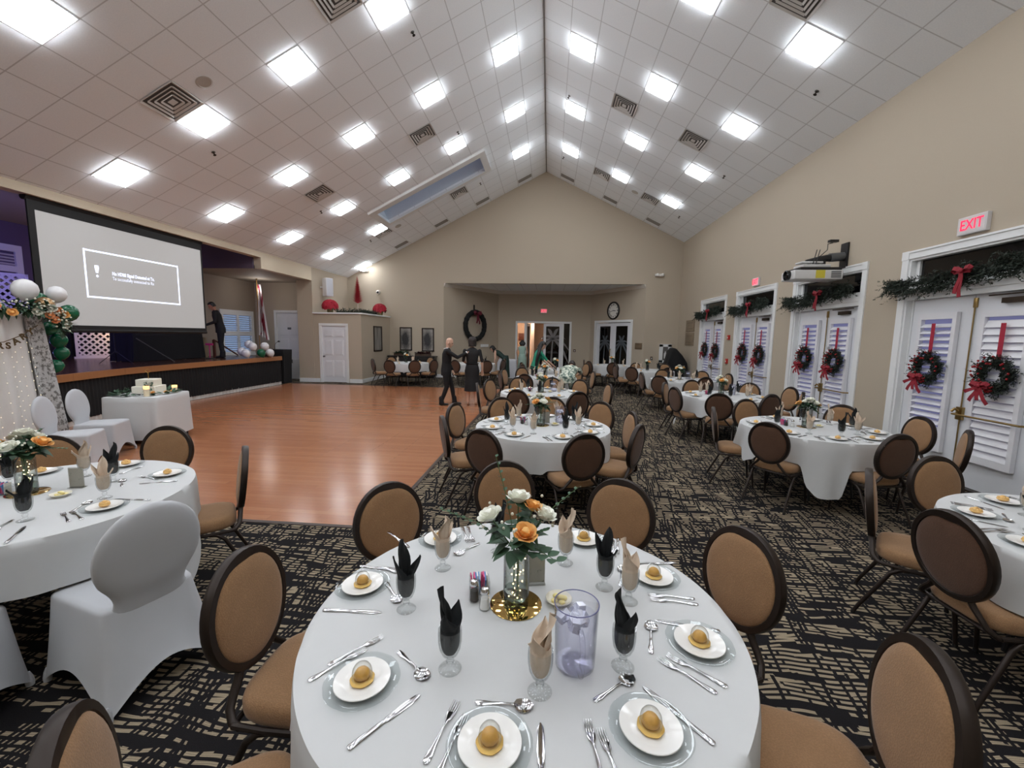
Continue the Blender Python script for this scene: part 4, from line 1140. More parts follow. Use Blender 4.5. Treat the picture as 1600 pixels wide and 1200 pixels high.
# ------------------------------------------------------------------ tables laid out on the floor
SECT = ['door side', 'door side rear', 'rear door side', 'rear', 'rear stage side', 'stage side rear', 'stage side', 'stage side front', 'front stage side', 'front', 'front door side', 'door side front']
USED = set()
def lab(prefix, table, deg, extra=''):
    """A label no other thing carries: prefix + table + the seat it belongs to."""
    k0 = int(round((deg % 360)/30)) % 12
    for dk in (0, 1, -1, 2, -2, 3, -3):
        s_ = f'{prefix} {table}, {SECT[(k0 + dk) % 12]}{extra}'
        if s_ not in USED:
            USED.add(s_); return s_
    return s_
TABLES = {   # name: (x, y, turn of the cloth's corners, chairs (bearing from the table, distance), phrase)
 'A1': (-.07, 1.47, -40, [(136, 1.15), (99, 1.33), (63, 1.17), (24, 1.07), (-13, 1.19), (-180, 1.10), (-143, 1.20)], 'the front table'),
 'A2': (-.05, 4.79, -94, [(-118.5, 1.12), (-69, 1.09), (-157, 1.13), (160, 1.18), (120, 1.18), (84, 1.20), (49, 1.18), (9, 1.04), (-30, 1.10)], 'the second dance floor table'),
 'A3': (-.10, 7.73, -88, [(-112, 1.02), (-60, 1.16), (153, 1.18), (-171, 1.18), (116, 1.20), (81, 1.22), (50, 1.18), (12, 1.26)], 'the third dance floor table'),
 'A4': (-.05, 10.65, -90, [(162, 1.16), (-160, 1.18), (125, 1.18), (46, 1.18), (8, 1.2), (-115, 1.12)], 'the fourth dance floor table'),
 'A5': (.25, 13.5, -90, [(165, 1.15), (125, 1.15), (205, 1.12), (30, 1.15)], 'the fifth dance floor table'),
 'B1': (3.10, 2.33, -45, [(144, 1.08), (96, 1.06), (-176, .98)], 'the front door-side table'),
 'B2': (3.17, 5.21, -62, [(-143, 1.00), (164, 1.06), (103, 1.16), (44, 1.20), (2, 1.20), (-80, 1.0), (-34, 1.24)], 'the second door-side table'),
 'B3': (3.26, 7.98, -50, [(-164, 1.0), (150, 1.06), (-116, 1.10), (-70, .98), (46, 1.18), (10, 1.28), (-26, 1.16), (100, 1.18)], 'the third door-side table'),
 'B4': (3.40, 10.95, -45, [(-132, 1.16), (-174, 1.02), (-78, 1.0), (48, 1.18), (8, 1.2), (100, 1.15)], 'the fourth door-side table'),
 'B5': (3.25, 13.85, -45, [(-127, 1.22), (154, 1.10), (-168, 1.12), (-72, 1.0), (100, 1.15), (52, 1.2)], 'the fifth door-side table'),
 'B6': (2.45, 16.05, -45, [(170, 1.08), (-150, 1.10), (-100, 1.08)], 'the table at the clock doors'),
 'C1': (-3.10, 2.22, -42, [(105, 1.24), (141, 1.16), (39, 1.05)], 'the table with covered chairs'),
 'D1': (-5.12, 14.85, -90, [(-140, 1.22), (-98, 1.26), (-60, 1.26), (-28, 1.3), (60, 1.15), (140, 1.15)], 'the table under the framed pictures'),
 'D2': (-2.75, 15.45, -80, [(-58, 1.15), (-18, 1.15), (20, 1.15), (-115, 1.15), (90, 1.15)], 'the table behind the couple'),
}
COVERED = [(-19, 1.20), (-64, 1.18)]
for key, (cx, cy, phi, chairs, ph) in TABLES.items():
    lb = f'round banquet table under white linen, {ph[4:]}'
    TABLE((cx, cy, .0005), 0.3, lb, 'round banquet tables')
    allc = chairs + ([(a_, r_, .44) for a_, r_ in COVERED] if key == 'C1' else [])
    cl = obj('tablecloth', cloth_mesh(radians(phi), allc, sum(map(ord, key))), M_CLOTH, None, (cx, cy, 0), smooth=75)
    tag(cl, f'white linen cloth draped over {ph}', 'tablecloth', 'white tablecloths')
    for a, r in chairs:
        b = radians(a)
        CHAIR((cx + r*cos(b), cy + r*sin(b), 0.0), b + pi/2, lab('brown oval back chair of', ph, a), 'brown banquet chairs')
cx, cy = TABLES['C1'][:2]
for (a, r), w_ in zip(COVERED, ('seen from behind', 'cut by the edge')):
    b = radians(a)
    COVER((cx + r*cos(b), cy + r*sin(b), 0.0), b + pi/2, f'white stretch covered chair of the table with covered chairs, {w_}', 'covered chairs')

ZT = TZ + .0065                              # top of the linen
NC = {'black': 0, 'tan': 0}
def setting(ph, deg, plate, glass=None, nap='black', sweet=True, charger=True):
    x, y = plate
    if charger: CHARGER((x, y, ZT), .3 + deg, lab('clear scalloped charger on', ph, deg), 'glass chargers')
    z = ZT + (.0055 if charger else 0)
    PLATE((x, y, z), 0, lab('white dessert plate on', ph, deg), 'dessert plates')
    if sweet is True: DESSERT((x, y, z + .0063), deg, lab('golden dessert under clear dome on', ph, deg), 'desserts')
    elif sweet == 'puff': PASTRY((x, y, z + .0065), deg, lab('small pale pastry on plate on', ph, deg), 'desserts')
    if glass:
        gx, gy = glass; gob(ph, deg, gx, gy, nap)
def gob(ph, deg, gx, gy, nap):
    GOBLET((gx, gy, ZT), 0, lab(f'footed glass holding {nap} napkin on', ph, deg), 'water goblets')
    i = NC[nap]; NC[nap] += 1
    NAP[nap][i % 3]((gx, gy, ZT), i*1.9, lab(f'{nap} folded napkin in a glass on', ph, deg), 'folded napkins')
def cutlery(kind, tip, hnd, ph, deg, which=''):
    me, half, nm = {'fork': (FORK_ME, .092, 'fork'), 'knife': (KNIFE_ME, .110, 'table knife'), 'spoon': (SPOON_ME, .058, 'spoon')}[kind]
    d = Vector((tip[0] - hnd[0], tip[1] - hnd[1], 0)).normalized(); p = Vector((tip[0], tip[1], 0)) - d*half
    one_mesh(nm.split()[-1] if kind != 'knife' else 'table_knife', me, M_CHROME, lab(f'{which}steel {nm} on', ph, deg), nm.split()[-1], (p.x, p.y, ZT + .0004), atan2(d.y, d.x) - pi/2, nm + 's')
def bearing(key, p): return math.degrees(atan2(p[1] - TABLES[key][1], p[0] - TABLES[key][0]))

# the front table, piece by piece
S1 = [  # plate, glass, napkin, forks, knife, spoon
 ((-.122, .939), (0, 1.119), 'tan', [((-.231, 1.06), (-.273, .88)), ((-.200, 1.02), (-.232, .871))], ((.004, 1.02), (.012, .80)), ((-.044, 1.065), (-.176, 1.064))),
 ((.294, 1.026), (.259, 1.241), 'black', [((.13, 1.04), (.156, .87)), ((.162, 1.017), (.200, .85))], ((.306, 1.17), (.446, 1.009)), ((.263, 1.187), (.139, 1.091))),
 ((.535, 1.365), (.339, 1.579), 'tan', [((.413, 1.305), (.552, 1.199)), ((.379, 1.288), (.517, 1.168))], ((.416, 1.476), (.628, 1.442)), ((.393, 1.440), (.361, 1.303))),
 ((.477, 1.754), (.256, 1.663), 'black', [((.424, 1.630), (.583, 1.627)), ((.426, 1.603), (.58, 1.592))], ((.400, 1.852), (.513, 1.875)), ((.355, 1.81), (.33, 1.70))),
 ((.203, 2.059), (.101, 1.834), 'tan', [((.332, 1.905), (.346, 2.03)), ((.350, 1.935), (.372, 2.05))], ((.080, 1.945), (.105, 2.06)), None),
 ((-.519, 1.972), (-.444, 1.727), 'tan', [((-.375, 1.965), (-.42, 2.08)), ((-.35, 1.97), (-.39, 2.08))], ((-.650, 1.885), (-.70, 1.93)), ((-.40, 1.86), (-.37, 1.90))),
 ((-.734, 1.554), (-.510, 1.437), 'black', [((-.630, 1.690), (-.79, 1.700)), ((-.60, 1.668), (-.73, 1.69))], ((-.596, 1.409), (-.814, 1.396)), ((-.567, 1.488), (-.600, 1.53))),
 ((-.525, 1.093), (-.280, 1.175), 'black', [((-.541, 1.286), (-.659, 1.149)), ((-.572, 1.225), (-.672, 1.103))], ((-.343, 1.074), (-.473, .898)), ((-.358, 1.142), (-.457, 1.222))),
]
ph = TABLES['A1'][4]
for pl, gl, nap, forks, kn, sp_ in S1:
    dg_ = bearing('A1', pl)
    setting(ph, dg_, pl, gl, nap)
    for i, (a, b) in enumerate(forks): cutlery('fork', a, b, ph, dg_, ('outer ', 'inner ')[i])
    cutlery('knife', *kn, ph, dg_)
    if sp_: cutlery('spoon', *sp_, ph, dg_)
gob(ph, 100, -.218, 1.90, 'black')
def centre(key, ph, x, y, rz=0, bq=0, parts='dvbsk', pos=None, sc=1.0, psc=1.0):
    """The table's centrepiece and condiments."""
    if 'd' in parts: DISC((x, y, ZT), rz, f'gold mirror disc at the centre of {ph}', 'gold mirror discs')
    z = ZT + (.0045 if 'd' in parts else 0)
    VASE((x, y, z), 0, f'clear cylinder vase of roses on {ph}', 'glass vases')
    BOUQ[bq]((x, y, z + .012), rz, f'bouquet of white and apricot roses in the vase on {ph}', 'rose bouquets', scale=(sc, sc, sc))
    P = pos or {}
    if 's' in parts:
        sx, sy = P.get('s', (x - .17, y - .02))
        SALT((sx, sy, ZT), 0, f'glass salt shaker with steel cap on {ph}', 'shakers'); PEPPER((sx - .048, sy + .045, ZT), 0, f'glass pepper shaker with steel cap on {ph}', 'shakers')
        CADDY((sx - .038, sy + .11, ZT), .25, f'clear caddy of pink and blue sweetener packets on {ph}', 'sweetener caddies')
    if 'k' in parts: q = P.get('k', (x + .165, y + .03)); BUTTER((q[0], q[1], ZT), 0, f'ivory dish of butter pats on {ph}', 'butter dishes')
    if 'm' in parts: q = P.get('m', (x + .06, y + .15)); MENU((q[0], q[1], ZT), .2, f'floral card in clear stand on {ph}', 'card stands')
    if 'p' in parts: q = P.get('p', (x + .27, y + .2)); PITCHER((q[0], q[1], ZT), .12, f'clear plastic pitcher of ice water on {ph}', 'water pitchers', scale=(psc, psc, psc))
centre('A1', ph, -.101, 1.515, 0, 0, 'dvbskmp', {'s': (-.217, 1.472), 'k': (.065, 1.545), 'm': (-.035, 1.66), 'p': (.108, 1.235)}, psc=1.10)

# the table with the covered chairs
key = 'C1'; ph = TABLES[key][4]
for pl, gl, nap in (((-2.70, 2.686), (-2.938, 2.523), 'black'), ((-2.542, 2.12), (-2.698, 2.255), 'tan'), ((-3.191, 2.84), (-3.234, 2.588), 'tan'), ((-3.592, 2.60), (-3.50, 2.36), 'black'), ((-2.93, 1.64), (-2.789, 1.926), 'black')):
    setting(ph, bearing(key, pl), pl, gl, nap, 'puff')
for k, a, b, w_, pl in (('fork', (-2.70, 2.030), (-2.55, 1.94), 'outer ', (-2.542, 2.12)), ('fork', (-2.675, 2.052), (-2.50, 1.97), 'inner ', (-2.542, 2.12)), ('fork', (-2.86, 2.63), (-2.72, 2.60), '', (-2.70, 2.686)), ('knife', (-2.62, 2.244), (-2.405, 2.256), '', (-2.542, 2.12)),
                       ('knife', (-2.707, 1.867), (-2.579, 1.697), '', (-2.93, 1.64)), ('knife', (-2.728, 2.50), (-2.579, 2.56), '', (-2.70, 2.686)), ('spoon', (-2.89, 2.535), (-2.80, 2.45), '', (-2.70, 2.686)), ('spoon', (-2.715, 2.17), (-2.69, 2.10), '', (-2.542, 2.12)), ('spoon', (-2.798, 1.80), (-2.833, 1.87), '', (-2.93, 1.64)), ('fork', (-3.05, 2.84), (-3.045, 2.72), '', (-3.191, 2.84))):
    cutlery(k, a, b, ph, bearing(key, pl), w_)
centre(key, ph, -3.247, 2.27, .4, 1, 'dvbskm', {'s': (-3.33, 2.12), 'k': (-2.985, 2.245), 'm': (-3.05, 2.39)}, 1.12)

def auto(key, degs, full=True, puff='puff', base=0, cut=True):
    cx, cy, _, _, ph = TABLES[key]
    for i, a in enumerate(degs):
        b = radians(a); e = Vector((cos(b), sin(b))); t_ = Vector((-e.y, e.x))      # t_: towards this seat's right hand
        c_ = Vector((cx, cy)); pl = c_ + e*.60; gl = c_ + e*.40 + t_*.115
        nap = ('tan', 'black')[(i + base) % 2]
        setting(ph, a, (pl.x, pl.y), (gl.x, gl.y), nap, puff, full)
        if cut:
            q = pl + t_*.135; cutlery('knife', q - e*.11, q + e*.11, ph, a)
            for j, o_ in enumerate((.150, .180)):
                q = pl - t_*o_; cutlery('fork', q - e*.092, q + e*.092, ph, a, ('inner ', 'outer ')[j])
            q = c_ + e*.47; cutlery('spoon', q + t_*.0, q - t_*.1, ph, a)
auto('A2', [a for a, r in TABLES['A2'][3]], base=0)
auto('A3', [a for a, r in TABLES['A3'][3]], base=1, cut=False)
auto('A4', [162, 200, 125, 40, 12, 250, 290], base=0, cut=False)
auto('B1', [144, 100, 184, 222], base=1)
auto('B2', [-142, 164, 103, 60, 20, -20, -62, -100], base=0)
auto('B3', [-164, 150, -116, -70, 60, 100, 20, -24], base=1, cut=False)
auto('B4', [-132, -174, -85, 48, 100, 0], base=0, cut=False)
auto('B5', [-127, 165, -72, 100, 20], full=False, base=1, cut=False)
auto('B6', [190, -110, -60], full=False, base=0, cut=False)
auto('D1', [-140, -98, -60, -20, 60, 140], full=False, base=0, cut=False)
auto('D2', [-58, -100, -18, 60], full=False, base=1, cut=False)
auto('A5', [200, 250, 160, 300], full=False, base=0, cut=False)
for key, rz, bq, parts in (('A2', .8, 2, 'dvbskmp'), ('A3', 2.2, 2, 'dvbskp'), ('A4', 1.2, 1, 'dvbs'), ('B2', 2.9, 1, 'dvbsk'), ('B3', 1.0, 2, 'dvbsp'), ('B4', .3, 2, 'dvbp'), ('B5', 1.7, 1, 'vb'), ('B6', .9, 2, 'vb'), ('D1', 2.0, 1, 'vb'), ('D2', .2, 1, 'vb'), ('A5', 2.0, 1, 'vb')):
    cx, cy, _, _, ph = TABLES[key]
    pos = {'p': (cx + .21, cy + .20)}
    centre(key, ph, cx + (-.02 if key[0] == 'A' else -.05), cy + .05, rz, bq, parts, pos)
cx, cy, _, _, ph = TABLES['B1']; centre('B1', ph, cx + .05, cy, 1.4, 2, 'dvb')

# fairy lights inside two vases
def fairy(x, y, label):
    t = thing('fairy_light_string', label, 'string lights', (x, y, ZT + .02))
    pts = [(.036*cos(k*.9 + .2*sin(k))*(.6 + .4*sin(k*1.7)), .036*sin(k*.9)*(.6 + .4*cos(k*1.1)), .004*k) for k in range(46)]
    obj('wire', MB().tube(pts, .0007, 4), M_BRASS, t)
    f = MB()
    for k in range(0, 46, 2): f.ball(pts[k], .0028, n=6, m=4)
    obj('bulb', f, emit('fairy_warm', (255, 226, 170), 9), t)
fairy(-.101, 1.515, 'tiny warm lights coiled in the vase on the front table')
fairy(-3.247, 2.27, 'tiny warm lights coiled in the vase on the table with covered chairs')
# ------------------------------------------------------------------ projector on its wall arm
M_PRW = plain('projector_white', (206, 206, 206), .4); M_PRD = plain('projector_dark', (24, 24, 26), .4); M_PRG = plain('mount_grey', (96, 98, 100), .4, .5)
t = thing('projector', 'white projector with black lens on a wall arm above the second french doors', 'projector', (4.60, 8.02, 2.95), pi/2)
obj('casing', bevel(MB().box(-.20, .22, -.40, .40, -.09, .07), .03, 3), M_PRW, t)
obj('top_cover', bevel(MB().box(-.19, .21, -.38, .30, .07, .12), .02, 2), M_PRD, t)
f = MB().lathe([(.0, 0), (.085, 0), (.09, .05), (.07, .06), (.06, .03), (0, .02)], 20).xf(Matrix.Translation((-.02, .40, -.005)) @ Matrix.Rotation(-pi/2, 4, 'X'))
obj('lens', f, plain('lens_black', (10, 10, 10), .1), t)
obj('caution_sticker', MB().box(-.204, -.200, -.10, .05, -.07, .065), plain('sticker_yellow', (206, 192, 64), .5), t, smooth=0)
f = MB()
for k in range(4): f.box(-.204, -.200, -.36, -.20, -.06 + k*.030, -.042 + k*.030)
obj('port_panel', f, M_PRG, t, smooth=0)
f = bevel(MB().box(-.15, .16, -.22, .24, .12, .175), .03, 2); f2 = bevel(MB().box(-.10, .12, -.12, .24, .20, .23), .01, 1); f.add(f2.v, f2.f)
obj('ceiling_plate', f, M_PRW, t)
f = MB().tube([(.02, .10, .23), (.02, -.02, .26), (.02, -.22, .30), (.02, -.30, .31)], [.045, .05, .06, .06], 12).box(-.02, .06, -.20, -.10, .08, .28)
obj('mount_arm', f, M_PRD, t)
obj('mount_tube', MB().tube([(.02, -.28, .31), (.02, -.51, .33)], .075, 18), M_PRG, t)
obj('wall_plate', bevel(MB().box(-.07, .11, -.538, -.505, .12, .56), .01), M_PRD, t)
f = MB()
for y in (.02, .07): f.tube([(-.12, y, .17), (-.12, y - .05, .42)], .007, 6)
f.tube([(.0, .0, .27), (.0, -.12, .34), (.0, -.22, .44), (.0, -.22, .54), (.0, -.30, .56)], .007, 6).box(-.03, .05, -.38, -.24, .57, .61)
obj('antenna_cable', f, M_PRD, t)

# ------------------------------------------------------------------ closet and corridor doors
def panel_door(n, loc, w_, h, knob_side, extra=False, rz=0):
    r = sroot(f'door_{n}', loc, rz)
    f = MB().box(0, .09, -.016, .1, 0, h).box(w_-.09, w_, -.016, .1, 0, h).box(0, w_, -.018, .1, h-.09, h)
    struct('casing', f, M_WHITE, r, 0)
    a, b = .09, w_ - .09; f = MB().box(a, b, .02, .05, .012, h-.09)
    mid = (a + b)/2; pw = (b - a)/2 - .14
    for x in (a + .10, mid + .04):
        for z0, z1 in ((.20, .80), (1.0, 1.55), (1.66, h - .22)):
            f.box(x, x+pw, .008, .02, z0, z1); f.box(x+.035, x+pw-.035, -.002, .008, z0+.035, z1-.035)
    struct('leaf', bevel(f, .003, 1), M_DOORW, r, 0)
    kx = a + .07 if knob_side < 0 else b - .07
    struct('knob', MB().lathe([(0, 0), (.03, 0), (.03, .006), (.012, .01), (.012, .035), (.028, .045), (.03, .06), (.018, .072), (0, .074)], 16).xf(Matrix.Translation((kx, .02, .95)) @ Matrix.Rotation(pi/2, 4, 'X')), M_PRG, r)
    f = MB()
    for z in (.25, 1.0, h-.32): f.box(b-.004 if knob_side < 0 else a-.012, b+.012 if knob_side < 0 else a+.004, .0, .02, z, z+.09)
    struct('hinge', f, M_PRG, r, 0)
    return r
panel_door(5, (-8.30, CY - .001, 0), 1.09, 2.14, -1)
r = panel_door(6, (-10.46, 15.30, 0), 1.18, 2.62, -1)
struct('door_sign', MB().box(.42, .76, .004, .019, 1.90, 1.98), plain('sign_grey', (92, 94, 100), .5), r, 0)
struct('mail_slot', MB().box(.42, .80, .004, .019, .62, .76), M_PRG, r, 0)

# ------------------------------------------------------------------ stage: screen, windows, lattice, furniture
t = thing('projection_screen', 'big lit projection screen in black border hanging over the stage front', 'screen', (-8.60, 8.2, 0))
f = MB().box(-.03, 0, -1.76, 1.73, 3.76, 3.93).box(-.03, 0, -1.76, -1.66, 1.86, 3.76).box(-.03, 0, 1.69, 1.73, 1.86, 3.76).box(-.03, 0, -1.76, 1.73, 1.74, 1.86)
obj('border', f, plain('screen_black', (12, 12, 14), .7), t, smooth=0)
obj('bottom_tube', MB().tube([(-.02, -1.76, 1.76), (-.02, 1.73, 1.76)], .035, 10), plain('screen_black', (12, 12, 14), .7), t)
obj('roller_case', MB().tube([(-.04, -1.78, 3.95), (-.04, 1.75, 3.95)], .06, 12), plain('screen_black', (12, 12, 14), .7), t)
obj('picture_area', MB().box(-.02, -.004, -1.66, 1.69, 1.86, 3.76), emit('screen_grey', (205, 203, 201), .36, srgb(150, 150, 150)), t, smooth=0)
M_SCW = emit('screen_white', (226, 234, 255), .92)
f = MB(); y0, y1, z0, z1, b = -.96, 1.01, 2.40, 3.26, .016
f.box(-.004, -.002, y0, y1, z0-b, z0+b).box(-.004, -.002, y0, y1, z1-b, z1+b).box(-.004, -.002, y0-b, y0+b, z0-b, z1+b).box(-.004, -.002, y1-b, y1+b, z0-b, z1+b)
obj('message_frame', f, M_SCW, t, smooth=0)
RSC = Matrix(((0, 0, 1, 0), (1, 0, 0, 0), (0, 1, 0, 0), (0, 0, 0, 1)))
for s_, z, bd in (('No HDMI Signal Detected at Tx.', 2.885, .003), ('To successfully connected to Rx', 2.79, 0)):
    obj('message_text', text_mb(s_, .090, .0005, 'LEFT', bd).xf(Matrix.Translation((-.003, -.48, z)) @ RSC @ Matrix.Diagonal((.74, 1, 1, 1))), M_SCW, t, smooth=0)
f = MB().loft([[(-.003, -.76 + sx*w_, z) for sx in (-1, 1)] + [(-.002, -.76 + sx*w_, z) for sx in (1, -1)] for w_, z in ((.022, 2.86), (.040, 2.96), (.036, 3.00))])
f.ball((-.003, -.76, 2.80), .004, .024, .024)
obj('message_icon', f, M_SCW, t, smooth=0)

M_BLUEDAY = emit('dusk_window', (150, 176, 214), .55, srgb(90, 110, 140))
def shutter_window(n, x, y0, y1, z0, z1, mat=M_BLUEDAY, tilt=1.1):
    r = sroot(f'window_{n}', (x, 0, 0))
    f, s_ = MB(), MB(); m = (y0 + y1)/2
    f.box(-.01, .03, y0-.09, y0, z0-.09, z1+.09).box(-.01, .03, y1, y1+.09, z0-.09, z1+.09).box(-.01, .03, y0, y1, z1, z1+.09).box(-.01, .04, y0-.1, y1+.1, z0-.09, z0)
    for a, b in ((y0, m), (m, y1)):
        for c_, d in ((z0, (z0+z1)/2), ((z0+z1)/2, z1)): shutter(f, s_, a, b, c_, d, tilt, -.02, .075, .07, .05)
    struct('window_frame', f, M_WHITE, r, 0); struct('slat', s_, M_SLAT, r, 0)
    struct('pane', MB().box(-.10, -.09, y0, y1, z0, z1), mat, r, 0)
shutter_window(2, -11.2, 13.60, 15.05, 1.0, 2.46)
shutter_window(3, -13.38, 8.2, 9.7, 2.75, 3.75)
t = thing('dark_backing', 'added black drape backing that keeps the lattice panel gaps dark', 'curtain', (-13.30, 10.6, SZ))  # added black sheet where a dark shuttered window belongs, keeps lattice gaps dark
obj('pleats', MB().loft([[(.03*sin(i*.9)*(1.2 - .4*k), -1.35 + i*.027, 1.75*k + .002) for i in range(101)] for k in (0, .5, 1)], False, False, closed=False), M_BLACKC, t, smooth=70)
obj('rod', MB().tube([(0, -1.4, 1.76), (0, 1.38, 1.76)], .015, 6), M_PRD, t)

M_LAT = plain('lattice_white', (214, 210, 214), .5)
def lattice(loc, rz, w_, h, label):
    t = thing('lattice_panel', label, 'lattice panel', loc, rz)
    f = MB(); b = .06
    f.box(-w_/2, w_/2, -.02, .02, .03, .03+b).box(-w_/2, w_/2, -.02, .02, h-b, h).box(-w_/2, -w_/2+b, -.02, .02, .03, h).box(w_/2-b, w_/2, -.02, .02, .03, h)
    obj('frame', f, M_LAT, t, smooth=0)
    f = MB(); st = .155
    def strip(x0, z0, x1, z1, y):
        d = Vector((x1-x0, 0, z1-z0)); n = Vector((-d.z, 0, d.x)).normalized()*.022
        f.loft([[(x0-n.x, y-.004, z0-n.z), (x0+n.x, y-.004, z0+n.z), (x0+n.x, y+.004, z0+n.z), (x0-n.x, y+.004, z0-n.z)], [(x1-n.x, y-.004, z1-n.z), (x1+n.x, y-.004, z1+n.z), (x1+n.x, y+.004, z1+n.z), (x1-n.x, y+.004, z1-n.z)]])
    k = -h
    while k < w_ + h:
        for sg in (1, -1):
            pts = []
            x0 = -w_/2 + k; z_a, z_b = .06, h - .03
            xa, xb = (x0, x0 + (z_b - z_a)) if sg > 0 else (x0 + (z_b - z_a), x0)
            ta, tb = 0.0, 1.0; lo, hi = -w_/2 + .03, w_/2 - .03; dx = xb - xa
            t0, t1 = sorted(((lo - xa)/dx, (hi - xa)/dx)); ta, tb = max(ta, t0), min(tb, t1)
            if tb - ta > .03: strip(xa + dx*ta, z_a + (z_b - z_a)*ta, xa + dx*tb, z_a + (z_b - z_a)*tb, .006*sg)
        k += st
    obj('lattice', f, M_LAT, t, smooth=0)
    obj('base_board', MB().box(-w_/2-.04, w_/2+.04, -.05, .05, .0, .05), M_LAT, t, smooth=0)
lattice((-12.55, 11.25, SZ + .001), radians(52), 1.75, 1.20, 'white lattice panel lit warm gold under the projection screen')
lattice((-12.9, 8.6, SZ + .001), radians(62), 1.5, 2.10, 'tall white lattice panel lit violet behind the flower arch')

def draped_table(loc, rz, sx, sy, h, label, mat=M_BLACKC, cat='draped table', flare=.05, pleats=30, amp=.012, name='draped_table', z0=.012):
    t = thing(name, label, cat, loc, rz)
    mb = MB(); n = 160; rings = []
    def rect(q, k):
        a = 2*pi*k/n; c_, s_ = cos(a), sin(a); e = .12
        return (abs(c_)**e*(1 if c_ > 0 else -1)*sx/2*q, abs(s_)**e*(1 if s_ > 0 else -1)*sy/2*q)
    for q, z in ((.02, h), (.5, h), (.97, h), (1.0, h-.008)): rings.append([(*rect(q, k), z) for k in range(n)])
    for j in range(1, 9):
        v = j/8; ring = []
        for k in range(n):
            x, y = rect(1, k); a = atan2(y/sy, x/sx); r_ = hypot(x, y); o = (flare*v + amp*v*sin(a*pleats) + amp*.6*v*sin(a*7 + 1)*2)/max(.2, r_)
            ring.append((x*(1 + o), y*(1 + o), h - .008 - (h - .008 - z0)*v))
        rings.append(ring)
    obj('drape', mb.loft(rings, False, False), mat, t, smooth=60)
    return t
draped_table((-10.9, 10.95, SZ), radians(90), 2.2, .7, .76, 'black draped table on stage below the screen', pleats=60)
t = thing('stage_skirt', 'black pleated skirt along the front of the stage', 'stage skirt')
def along(pts, step=.02):
    out = []
    for (x0, y0), (x1, y1) in zip(pts[:-1], pts[1:]):
        m = max(2, int(hypot(x1-x0, y1-y0)/step))
        out += [(x0 + (x1-x0)*i/m, y0 + (y1-y0)*i/m) for i in range(m)]
    return out + [pts[-1]]
path = along(off(.045))
def skirt(z1, z0, amp, wl, shift):
    rings = []
    for z, k in ((z1, .3), ((z1+z0)/2, .8), (z0, 1.0)):
        rings.append([(x + shift*k + amp*k*sin(i*.02*2*pi/wl), y, z) for i, (x, y) in enumerate(path)])
    return MB().loft([list(r) for r in rings], False, False, closed=False)
obj('pleats', skirt(SZ - .12, .10, .014, .085, .02), M_BLACKC, t, smooth=70)
obj('white_lining', skirt(.16, .004, .012, .13, .005), plain('lining_white', (200, 198, 194), .8), t, smooth=70)
# draped rostrum at the stage end
draped_table((-9.5, 14.02, 0), radians(90), .5, .75, 1.19, 'black draped stand at the far end of the stage', cat='draped stand', flare=-.06, pleats=18, amp=.02, name='draped_stand')
t = thing('brass_lamp', 'small dark gooseneck lamp on the draped stand', 'lamp', (-9.6, 14.0, 1.192))
obj('neck', MB().tube([(0, 0, 0), (0, 0, .12), (.02, .03, .22), (.08, .09, .27)], .008, 6), M_PRD, t)
obj('shade', MB().lathe([(.0, .04), (.03, .03), (.045, -.02), (.04, -.02), (0, .02)], 12).xf(Matrix.Translation((.09, .10, .27))), M_PRD, t)
# balloons at the stage end
M_BW = plain('balloon_white', (222, 222, 224), .3, var=.01); M_BG = plain('balloon_green', (18, 92, 62), .25, var=.05); M_BGOLD = plain('balloon_gold', (170, 136, 96), .25, .5, var=.05)
def balloon(c, r, mat, label, group, d=(0, 0, -1)):
    t = thing('balloon', label, 'balloon', c); q = Vector((0, 0, -1)).rotation_difference(Vector(d).normalized()).to_matrix().to_4x4()
    obj('skin', MB().lathe([(0, r*1.05), (r*.45, r*.96), (r*.80, r*.66), (r*.98, r*.2), (r*.97, -.15*r), (r*.80, -.60*r), (r*.45, -.97*r), (r*.12, -1.18*r), (.0, -1.2*r)], 22).xf(q), mat, t, smooth=80)
    obj('knot', MB().lathe([(.004, -1.18*r), (.012, -1.24*r), (.016, -1.28*r), (0, -1.27*r)], 8).xf(q), mat, t)
BSTAGE = [((-9.62, 12.42, SZ+.20), 'w', 'lowest at the back'), ((-9.30, 12.18, SZ+.155), 'w', 'nearest the edge'), ((-9.52, 12.62, SZ+.42), 'w', 'on top'), ((-9.28, 12.46, SZ+.36), 'w', 'in the middle'), ((-9.16, 12.86, SZ+.36), 'w', 'at its stand side'), ((-9.12, 12.62, SZ+.155), 'g', 'the green one'), ((-9.05, 12.95, SZ+.15), 'w', 'beside the draped stand')]
for c_, k, w_ in BSTAGE:
    balloon(c_, .125, M_BW if k == 'w' else M_BG, f'{"white" if k == "w" else "dark green"} balloon of the cluster at stage edge, {w_.replace("nearest", "closer to")}', 'balloons on the stage edge', (.3, .2, -.9))
